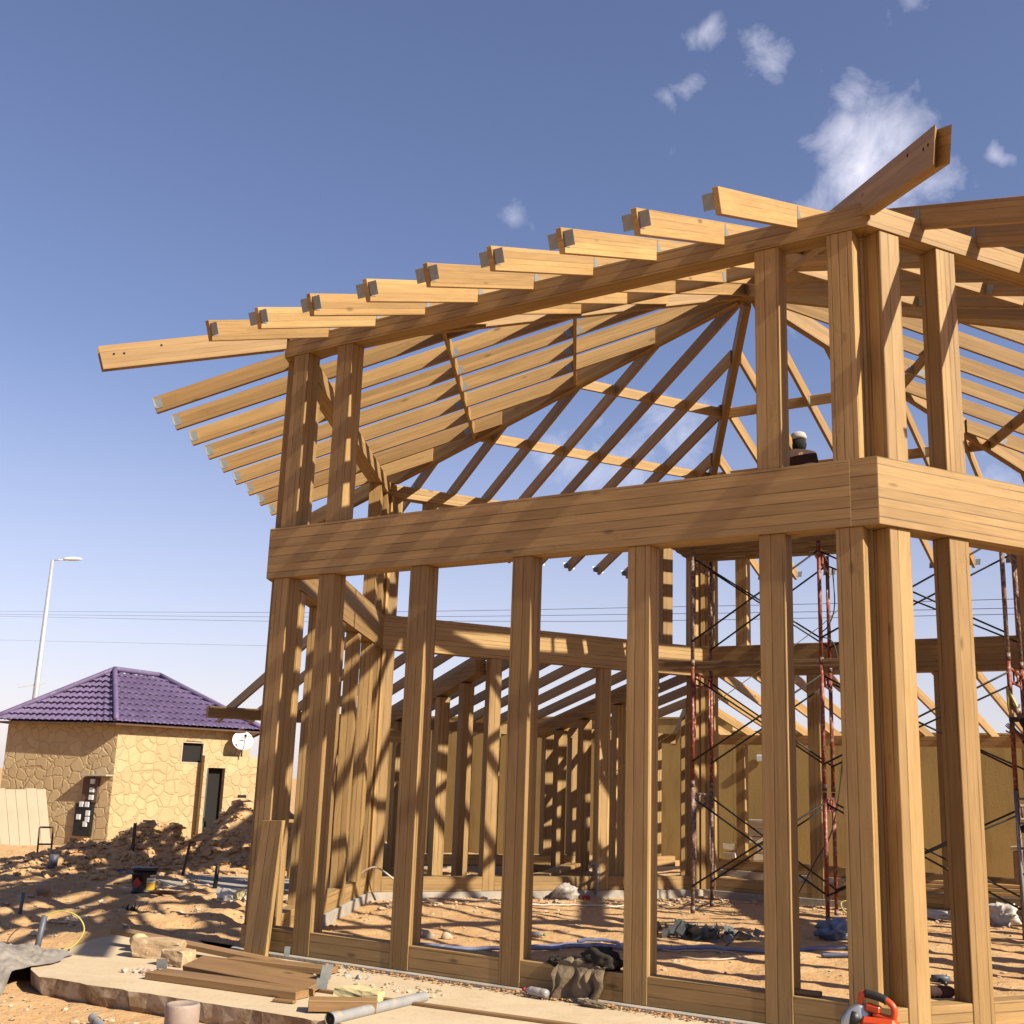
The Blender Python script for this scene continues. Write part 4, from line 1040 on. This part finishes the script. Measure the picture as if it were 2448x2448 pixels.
for a_,b_ in((0,1),(1,2)):
    for u in(0,1):
        A0=Vector((FX[a_][2*u],FX[a_][2*u+1],0)); B0=Vector((FX[b_][2*u],FX[b_][2*u+1],0))
        for li in range(3):
            zl,zh=LV[li]+.38,LV[li+1]-.15
            bm=bmesh.new(); off=Vector((0,-.03,0))
            tube_bm(bm,[A0+off+Vector((0,0,zl)),B0+off+Vector((0,0,zh))],.0145,6); tube_bm(bm,[A0-off+Vector((0,0,zh)),B0-off+Vector((0,0,zl))],.0145,6)
            finish(bm,'cross_brace',M['brace'],scf,smooth=True)
pg='planks laid on the scaffold'
names=['front','second','third','rear']
for j in range(4):
    u=.06+.29*j; A0=Vector((FX[0][0]+(FX[0][2]-FX[0][0])*u-.35,FX[0][1]+(FX[0][3]-FX[0][1])*u,5.27)); B0=Vector((FX[1][0]+(FX[1][2]-FX[1][0])*u+.42,FX[1][1]+(FX[1][3]-FX[1][1])*u,5.27))
    tag(board('scaffold_plank',A0,B0,.26,.045,M['oldplank']),'%s weathered plank of the top scaffold platform'%names[j],'plank',pg)
for j in range(2):
    u=.1+.5*j; A0=Vector((FX[0][0]+(FX[0][2]-FX[0][0])*u-.55,FX[0][1]+(FX[0][3]-FX[0][1])*u,3.46)); B0=Vector((FX[1][0]+(FX[1][2]-FX[1][0])*u+.5,FX[1][1]+(FX[1][3]-FX[1][1])*u,3.46))
    tag(board('scaffold_plank',A0,B0,.24,.05,M['oldplank']),('nearer' if j==0 else 'farther')+' weathered plank at the middle lift of the scaffold','plank',pg)
# string line and cable
P=[FP(3,4.04,.15,1.68),Vector((-5.1,7.95,2.60)),Vector((-3.15,8.12,3.95)),Vector((-2.6,8.3,4.5))]
tag(tube('string_line',P,.006,plain('yellow_string',(.55,.42,.12),.7),None,seg=5),'thin yellow string stretched from rear post up to the scaffold','string')
c0=FP(3,4.04,.16,1.70)
P=[c0+Vector((.03*math.cos(a_)*1.0,.0,.0))+FR(3)[1]*.05*math.sin(a_)+Vector((0,0,.06+.06*math.cos(a_))) for a_ in [q*.6 for q in range(-4,7)]]+[c0+FR(3)[1]*.02+Vector((0,0,-.12))]
tag(tube('yellow_ribbon',P,.012,M['ywire'],None,seg=5),'bright yellow ribbon tied on a rear post','ribbon')
P=[(-3.3,9.2,5.0),(-3.25,9.1,4.4),(-3.35,9.1,4.1),(-3.5,9.15,3.95),(-3.3,9.25,3.75),(-3.2,9.2,2.5),(-3.35,9.1,1.2),(-3.6,8.9,.6),(-3.9,8.6,-.08)]
tag(tube('hanging_cable',smoothpath(P),.01,M['cable'],None,seg=5),'black cable hanging down the scaffold to the ground','cable')
P=[(-3.25,9.3,2.6),(-3.2,9.3,2.4),(-3.15,9.25,2.2),(-3.22,9.3,2.0)]
tag(tube('yellow_rope_end',smoothpath(P),.012,M['ywire'],None,seg=5),'short yellow rope end knotted on the scaffold leg','rope')
P=[(-3.05,8.95,-.02),(-3.1,8.9,.12),(-3.2,8.85,.10),(-3.15,8.8,.0),(-3.05,8.85,-.05)]
tag(tube('yellow_hook',smoothpath(P),.013,M['ywire'],None,seg=5),'small yellow hooked wire by the scaffold foot','wire')
# wall box
wb=wp-wd*3.9+Vector((0,-.07,2.40))
o=empty('junction_box',wb,'white junction box fixed on the ochre wall','junction box'); boxo('box',wb,(.16,.1,.16),M['white'],o,rz=R(5),bev=.01); boxo('cover',wb+Vector((.0,-.055,0)),(.14,.012,.14),M['white'],o,rz=R(5),bev=.006)
# stacked concrete pieces by the wall
gpz='concrete pieces stacked against the ochre wall'
rnd=random.Random(3); zc=-.1
lbl=['lowest','second lowest','third','fourth','fifth','topmost']
for col_,(ox,n_) in enumerate(((-8.75,3),(-7.9,6))):
    z=-.12
    for q in range(n_):
        w_=rnd.uniform(.45,.8) if col_ else .3; o=boxo('concrete_piece',(ox+rnd.uniform(-.08,.08),18.25+rnd.uniform(-.05,.05),z+.09),(w_,.3,.13),M['cement'],None,rz=rnd.uniform(-.1,.2),jit=.012)
        tag(o,'%s pale concrete piece of the %s stack by the ochre wall'%(lbl[q],'tall' if col_ else 'short'),'concrete piece',gpz); z+=.19
        if q<n_-1: 
            o=boxo('concrete_spacer',(ox+rnd.uniform(-.15,.15),18.25,z-.015),(.14,.2,.05),M['cement'],None,jit=.006); tag(o,'small spacer above the %s piece of the %s stack'%(lbl[q],'tall' if col_ else 'short'),'spacer',gpz)
# packet / pallet at right
pk=empty('strapped_tile_pack',(-1.6,14.2,.0),'strapped pack of brown tiles wrapped in film near the ochre wall','tile pack')
boxo('tiles',(-1.55,14.2,.40),(.55,.4,.72),M['brick'],pk,bev=.02,jit=.01); boxo('lid',(-1.55,14.2,.80),(.62,.46,.06),M['cement'],pk); boxo('strap',(-1.68,13.985,.42),(.02,.01,.74),M['white'],pk); boxo('strap',(-1.42,13.985,.42),(.02,.01,.74),M['white'],pk)
for j in range(3):
    o=board('stacked_board',(-4.6,13.4+.12*j,.05+.06*j),(.6,13.9+.12*j,.06+.06*j),.22,.05,M['rafter']); tag(o,'%s long board stacked on the ground behind the rear right sill'%['bottom','middle','top'][j],'board','boards stacked behind the rear right sill')
# things in wing
o=boxo('black_pipe_stub',(0,0,0),(.001,.001,.001),M['black'],None,bev=0); bpy.data.objects.remove(o)
p=FP(3,3.25,-.85,0); tag(board('black_board',(p.x,p.y,-.05),(p.x,p.y,.85),.16,.05,M['pvcd']),'upright black board behind the rear sill','board')
p=FP(3,5.35,-1.6,0); q=FP(3,5.75,-1.6,0); tag(board('leaning_plank',(q.x,q.y,0),(p.x,p.y,1.15),.05,.2,M['wood'],None,up=FR(3)[1]),'short plank leaning diagonally behind a rear post','plank')
p=FP(3,-.1,-1.2,.0); tag(boxo('dark_crate',(p.x,p.y,.12),(.9,.5,.55),M['black'],None,rz=1.05,bev=.02),'dark crate behind the rear left sill','crate')
p=FP(3,.2,-3.0,0)
tr2=empty('table_saw',(p.x,p.y,0),'blue bench saw standing on a timber trestle in the wing','bench saw')
board('table_top',(p.x-.35,p.y-.4,.86),(p.x+.25,p.y+.5,.84),.5,.05,M['rafter'],tr2)
for dx,dy in((-.3,-.3),(.2,.4),(-.1,.5),(.0,-.4)): board('leg',(p.x+dx,p.y+dy,-.05),(p.x+dx*.9,p.y+dy*.9,.83),.06,.06,M['rafter'],tr2)
lathe('motor',[(.001,0),(.09,0),(.1,.03),(.1,.2),(.08,.24),(.001,.25)],M['hose'],tr2,(p.x-.05,p.y,.89),16); boxo('fence',(p.x+.1,p.y+.2,.97),(.5,.03,.08),M['steel'],tr2,rz=1.0)
p=FP(3,2.6,-.6,0); tag(board('loose_timber',(FP(3,2.2,-.35,.14)),(FP(3,3.2,-.6,.10)),.1,.08,M['wood']),'dark loose timber lying tilted behind the rear sill','timber')
p=FP(3,4.0,-.5,0); tag(board('loose_timber',(FP(3,3.1,-.5,.10)),(FP(3,4.3,-1.1,.30)),.25,.05,M['wood']),'broad loose plank tilted up behind the rear sill','timber')
# ladder at right
ld=empty('aluminium_ladder',(-.55,7.9,-.1),'grey ladder leaning on the right scaffold leg','ladder')
for x_ in(-.66,-.30): tube('rail',[(x_+.12,7.6,-.12),(x_,8.12,1.72)],.022,M['ladder'],ld)
for q in range(6):
    u=.12+.165*q; tube('rung',[(-.66+.12*(1-u),7.6+.52*u,-.12+1.84*u),(-.30+.12*(1-u),7.6+.52*u,-.12+1.84*u)],.014,M['ladder'],ld)
tag(board('prop_plank',(.58,3.6,-.1),(.75,3.9,.75),.14,.05,M['oldplank']),'dark plank leaning at the right edge of view','plank')
# ------------------------------------------------------------------ people (skin-modifier bodies)
def skinned(name,verts,edges,mat,parent,loc,root_i=0,sub=2,rz=0.):
    bm=bmesh.new(); ly=bm.verts.layers.skin.verify(); vs_=[bm.verts.new(v[0]) for v in verts]
    for a_,b_ in edges: bm.edges.new((vs_[a_],vs_[b_]))
    for i,v in enumerate(vs_):
        r_=verts[i][1]; v[ly].radius=(r_,r_) if not isinstance(r_,tuple) else r_; v[ly].use_root=(i==root_i)
    me=bpy.data.meshes.new(name); bm.to_mesh(me); bm.free()
    o=link(name,me,mat,parent); W=Matrix.Translation(loc)@Matrix.Rotation(rz,4,'Z')
    o.matrix_local=(wm(parent).inverted()@W); WM[o.name]=W
    m=o.modifiers.new('Skin','SKIN'); m.use_smooth_shade=True
    s=o.modifiers.new('Sub','SUBSURF'); s.levels=sub; s.render_levels=sub
    return o
def hand_chain(wrist,fwd,curl,side,V_,E_,idx):
    """adds palm and five fingers; returns nothing"""
    fwd=fwd.normalized(); curl=curl.normalized(); side=side.normalized()
    V_.append((tuple(wrist+fwd*.05),(.034))); palm=len(V_)-1; E_.append((idx,palm))
    for f_,(o_,ln) in enumerate(((-.03,.085),(-.01,.095),(.01,.09),(.03,.07))):
        b=wrist+fwd*.09+side*o_; pr=palm; d=fwd
        for seg_,(l,c_) in enumerate(((0,0),(ln*.45,.5),(ln*.3,1.1),(ln*.25,1.7))):
            if seg_: dd=(fwd*math.cos(c_)+curl*math.sin(c_)); b=b+dd*l
            V_.append((tuple(b),.0095-.0008*seg_)); E_.append((pr,len(V_)-1)); pr=len(V_)-1
    b=wrist+fwd*.035-side*.035; pr=palm
    for seg_,dd in enumerate((-side*.03+fwd*.01,(-side*.01+fwd*.03+curl*.02),(curl*.03+fwd*.008))):
        b=b+dd; V_.append((tuple(b),.011)); E_.append((pr,len(V_)-1)); pr=len(V_)-1
def person(name,loc,rz,label,pose,clothes,capmat):
    """local frame: +x is facing direction, feet at z=0"""
    root_=bpy.data.objects.new(name,None); COL.objects.link(root_); root_.location=loc; root_.rotation_euler=(0,0,rz); root_.empty_display_size=.1
    W=Matrix.Translation(loc)@Matrix.Rotation(rz,4,'Z'); WM[root_.name]=W
    tag(root_,label,'person')
    P={k:Vector(v) for k,v in pose.items()}
    def add(nm,seq,mat,root_i=0,extra=None,sub=2):
        V_=[];E_=[];ix={}
        for chain in seq:
            pr=None
            for key,r_ in chain:
                if key in ix: cur=ix[key]
                else: V_.append((tuple(P[key]),r_)); cur=len(V_)-1; ix[key]=cur
                if pr is not None: E_.append((pr,cur))
                pr=cur
        if extra: extra(V_,E_,ix)
        o=skinned(nm,V_,E_,mat,root_,Vector(loc),root_i,sub,rz)
        return o
    def ex(V_,E_,ix):
        for s in('l','r'):
            w=P['wr_'+s]; e=P['el_'+s]; f_=(w-e).normalized(); c_=P.get('curl_'+s,Vector((0,0,-1))); sd=f_.cross(c_)
            hand_chain(w,f_,c_,sd,V_,E_,ix['wr_'+s])
    body=add('body',[[('pel',.12),('chest',.14),('neck',.055),('jaw',.078),('head',.10),('crown',.07)],
      [('chest',.14),('sh_l',.062),('el_l',.045),('wr_l',.028)],[('chest',.14),('sh_r',.062),('el_r',.045),('wr_r',.028)],
      [('pel',.12),('hip_l',.09),('kn_l',.06),('an_l',.042),('toe_l',.035)],[('pel',.12),('hip_r',.09),('kn_r',.06),('an_r',.042),('toe_r',.035)]],M['skin'],0,ex)
    hd=P['head']; fw=P['face']
    fw=fw.normalized(); up=Vector((0,0,1)); sd=up.cross(fw).normalized()
    def Wp(v): return W@v
    lathe('nose',[(.016,0),(.010,.02),(.003,.03)],M['skin'],root_,Wp(hd+fw*.095-up*.015),8,axis=W.to_3x3()@fw)
    for q in(-1,1):
        lump('eye',Wp(hd+fw*.09+sd*q*.032+up*.012),(.012,.012,.01),M['white'],root_,amp=0,sub=2)
        lump('ear',Wp(hd+sd*q*.1-up*.01),(.02,.014,.032),M['skin'],root_,amp=0,sub=2)
    boxo('mouth',Wp(hd+fw*.094-up*.05),(.01,.045,.008),M['jacket'],root_,rz=rz+math.atan2(fw.y,fw.x),bev=.002)
    # clothes
    add('jacket',[[('pel',.155),('chest',.19),('collar',.085)],[('chest',.19),('sh_l',.095),('el_l',.07),('cuff_l',.052)],[('chest',.19),('sh_r',.095),('el_r',.07),('cuff_r',.052)]],clothes[0])
    add('trousers',[[('pel',.15),('hip_l',.115),('kn_l',.085),('an_l',.07)],[('pel',.15),('hip_r',.115),('kn_r',.085),('an_r',.07)]],clothes[1])
    add('shoes',[[('an_l',.058),('toe_l',.05)]],M['rubber'],sub=2); add('shoes',[[('an_r',.058),('toe_r',.05)]],M['rubber'],sub=2)
    if capmat:
        lump('scarf',Wp(hd-up*.075-fw*.012),(.115,.115,.13),M['scarf'],root_,amp=.08,freq=3,sub=3,seed=3)
        o=lathe('cap',[(.118,-.015),(.126,.01),(.125,.045),(.11,.085),(.075,.108),(.03,.118),(.001,.12)],capmat,root_,Wp(hd+up*.02-fw*.005),20,axis=W.to_3x3()@(up+fw*.18))
        boxo('peak',Wp(hd+fw*.15+up*.035),(.11,.15,.012),capmat,root_,rz=rz+math.atan2(fw.y,fw.x),bev=.005)
    else:
        lump('hair',Wp(hd+up*.03-fw*.02),(.11,.105,.10),M['hair'],root_,amp=.05,sub=3)
    return root_
pose=dict(pel=(0,0,.93),chest=(.10,0,1.30),collar=(.14,0,1.46),neck=(.15,0,1.47),jaw=(.18,0,1.56),head=(.17,0,1.64),crown=(.16,0,1.70),face=(1,0,-.15),
 sh_l=(.12,.20,1.38),el_l=(.36,.26,1.24),cuff_l=(.54,.20,1.33),wr_l=(.58,.19,1.35),sh_r=(.12,-.20,1.38),el_r=(.30,-.30,1.15),cuff_r=(.48,-.18,1.10),wr_r=(.52,-.16,1.10),
 hip_l=(-.02,.10,.88),kn_l=(.03,.13,.48),an_l=(-.02,.13,.08),toe_l=(.14,.15,.04),hip_r=(-.02,-.10,.88),kn_r=(.05,-.13,.48),an_r=(.0,-.14,.08),toe_r=(.16,-.16,.04))
person('person',Vector((-3.50,8.50,5.295)),R(125),'person in brown jacket and white cap standing on the scaffold platform',pose,(M['jacket'],M['trous']),M['cap'])
pose2=dict(pose); pose2.update(sh_l=(.14,.19,1.40),el_l=(.30,.24,1.34),cuff_l=(.40,.13,1.48),wr_l=(.455,.08,1.57),curl_l=Vector((0,-1,0)),sh_r=(.14,-.19,1.38),el_r=(.33,-.20,1.13),cuff_r=(.43,-.08,1.24),wr_r=(.50,.0,1.325),curl_r=Vector((0,1,.1)),kn_r=(.33,-.11,.55),an_r=(.38,-.11,.13),toe_r=(.56,-.11,.07),hip_r=(.02,-.10,.88),face=(1,0,.1))
person('person',Vector((-.13,8.23,1.15)),R(180),'person in dark sleeves gripping the right scaffold leg at the frame edge',pose2,(M['jacketd'],M['trous']),None)
tag(tube('yellow_rope',smoothpath([(-.70,8.24,3.05),(-.69,8.2,2.9),(-.68,8.18,2.75),(-.62,8.17,2.64),(-.55,8.17,2.68),(-.60,8.18,2.82),(-.68,8.22,3.0)]),.02,M['ywire'],None,seg=6),'thick yellow rope looped on the right scaffold leg above a hand','rope')
tag(boxo('black_clamp',(-.62,8.15,2.62),(.13,.05,.06),M['black'],None,bev=.01),'black clamp hanging on the yellow rope','clamp')
# ------------------------------------------------------------------ world
SUN_AZ=-3.0; SUN_EL=35.8
w=bpy.data.worlds.new("World"); sc.world=w; w.use_nodes=True
nt=w.node_tree; nt.nodes.clear(); g=G(nt)
out=g.n('ShaderNodeOutputWorld'); bg=g.n('ShaderNodeBackground')
sky=g.n('ShaderNodeTexSky'); sky.sky_type='NISHITA'; sky.sun_disc=False
sky.sun_elevation=R(SUN_EL); sky.sun_rotation=R(90-SUN_AZ); sky.air_density=1.0; sky.dust_density=.8; sky.ozone_density=1.6; sky.altitude=300
tc=g.n('ShaderNodeTexCoord'); d=g.vmath('NORMALIZE',tc.outputs['Generated'])
# clouds in direction space
def cdir(px,py):
    cy,cp,cr,f=.5833,.2295,.0352,2796.32
    fw=Vector((-math.sin(cy)*math.cos(cp),math.cos(cy)*math.cos(cp),math.sin(cp))); rt=Vector((math.cos(cy),math.sin(cy),0)); up=rt.cross(fw)
    r_=rt*math.cos(cr)+up*math.sin(cr); u_=-rt*math.sin(cr)+up*math.cos(cr)
    return (fw+r_*((px-1224)/f)-u_*((py-1224)/f)).normalized()
CL=[(2080,425,.066,1.15),(2010,330,.04,.95),(2150,330,.045,.9),(2050,250,.03,.72),(2240,430,.04,.62),(1950,490,.035,.6),(2360,365,.014,.65),(1830,140,.034,.68),(1690,95,.024,.75),(1640,190,.022,.62),(1590,230,.02,.5),(1975,165,.018,.42),
    (1250,520,.026,.66),(1140,610,.03,.4),(1620,340,.03,.36),(2160,10,.03,.55),(1500,1130,.06,.62),(1370,1110,.05,.6),(1640,1020,.045,.68),(1450,1000,.04,.5),(1910,770,.03,.5),(1450,900,.025,.45),(2050,960,.05,.3),(1600,880,.03,.4),(720,690,.03,.2),(2420,1150,.05,.5)]
acc=None
ns=g.n('ShaderNodeTexNoise'); g.l(d,ns.inputs['Vector']); ns.inputs['Scale'].default_value=14; ns.inputs['Detail'].default_value=4
dw=g.vmath('NORMALIZE',g.vmath('ADD',d,g.vmath('MULTIPLY',g.vmath('SUBTRACT',ns.outputs['Color'],(.5,.5,.5)),(.075,.075,.075))))
for px,py,rad,a_ in CL:
    c_=cdir(px,py); dist=g.vmath('DISTANCE',dw,tuple(c_))
    x=g.mapr(dist,rad*1.25,0,0,a_)
    acc=x if acc is None else g.math('MAXIMUM',acc,x)
n1=g.noise(d,24,9,.66,.5)
dens=g.mapr(g.math('ADD',g.math('MULTIPLY',acc,.95),g.math('SUBTRACT',n1,.5)),.34,1.15,0,.80)
tint=g.mix(1.,sky.outputs[0],(1.13,.985,1.10),'MULTIPLY')
sp=g.n('ShaderNodeSeparateXYZ'); g.l(d,sp.inputs[0])
hz=g.mapr(sp.outputs[2],0,.34,1,0)
tint=g.mix(g.math('MULTIPLY',g.math('POWER',hz,1.3),.55),tint,(6.75,6.1,6.6))
cc=g.mix(dens,tint,(8.6,8.4,9.4))
g.l(cc,bg.inputs[0]); bg.inputs[1].default_value=.058; g.l(bg.outputs[0],out.inputs[0])
# sun
sd=bpy.data.lights.new('sun','SUN'); sd.energy=5.0; sd.angle=R(.5); sd.color=(1.,.90,.71)
so=bpy.data.objects.new('sun',sd); COL.objects.link(so)
dv=Vector((math.cos(R(SUN_AZ))*math.cos(R(SUN_EL)),math.sin(R(SUN_AZ))*math.cos(R(SUN_EL)),math.sin(R(SUN_EL))))
so.rotation_euler=dv.to_track_quat('Z','Y').to_euler(); so.location=(20,0,30)
# camera
cy,cp,cr=.5833,.2295,.0352
fw=Vector((-math.sin(cy)*math.cos(cp),math.cos(cy)*math.cos(cp),math.sin(cp))); rt=Vector((math.cos(cy),math.sin(cy),0)); up=rt.cross(fw)
r_=rt*math.cos(cr)+up*math.sin(cr); u_=-rt*math.sin(cr)+up*math.cos(cr)
cd=bpy.data.cameras.new('camera'); co=bpy.data.objects.new('camera',cd); COL.objects.link(co)
co.matrix_world=Matrix(((r_.x,u_.x,-fw.x,2.322),(r_.y,u_.y,-fw.y,-8.3531),(r_.z,u_.z,-fw.z,1.5624),(0,0,0,1)))
cd.sensor_width=36; cd.lens=2796.32/2448*36; cd.clip_start=.05; cd.clip_end=9000
sc.camera=co
sc.view_settings.view_transform='Standard'; sc.view_settings.look='None'; sc.view_settings.exposure=1.19; sc.view_settings.gamma=1
sc.render.resolution_x=1024; sc.render.resolution_y=1024
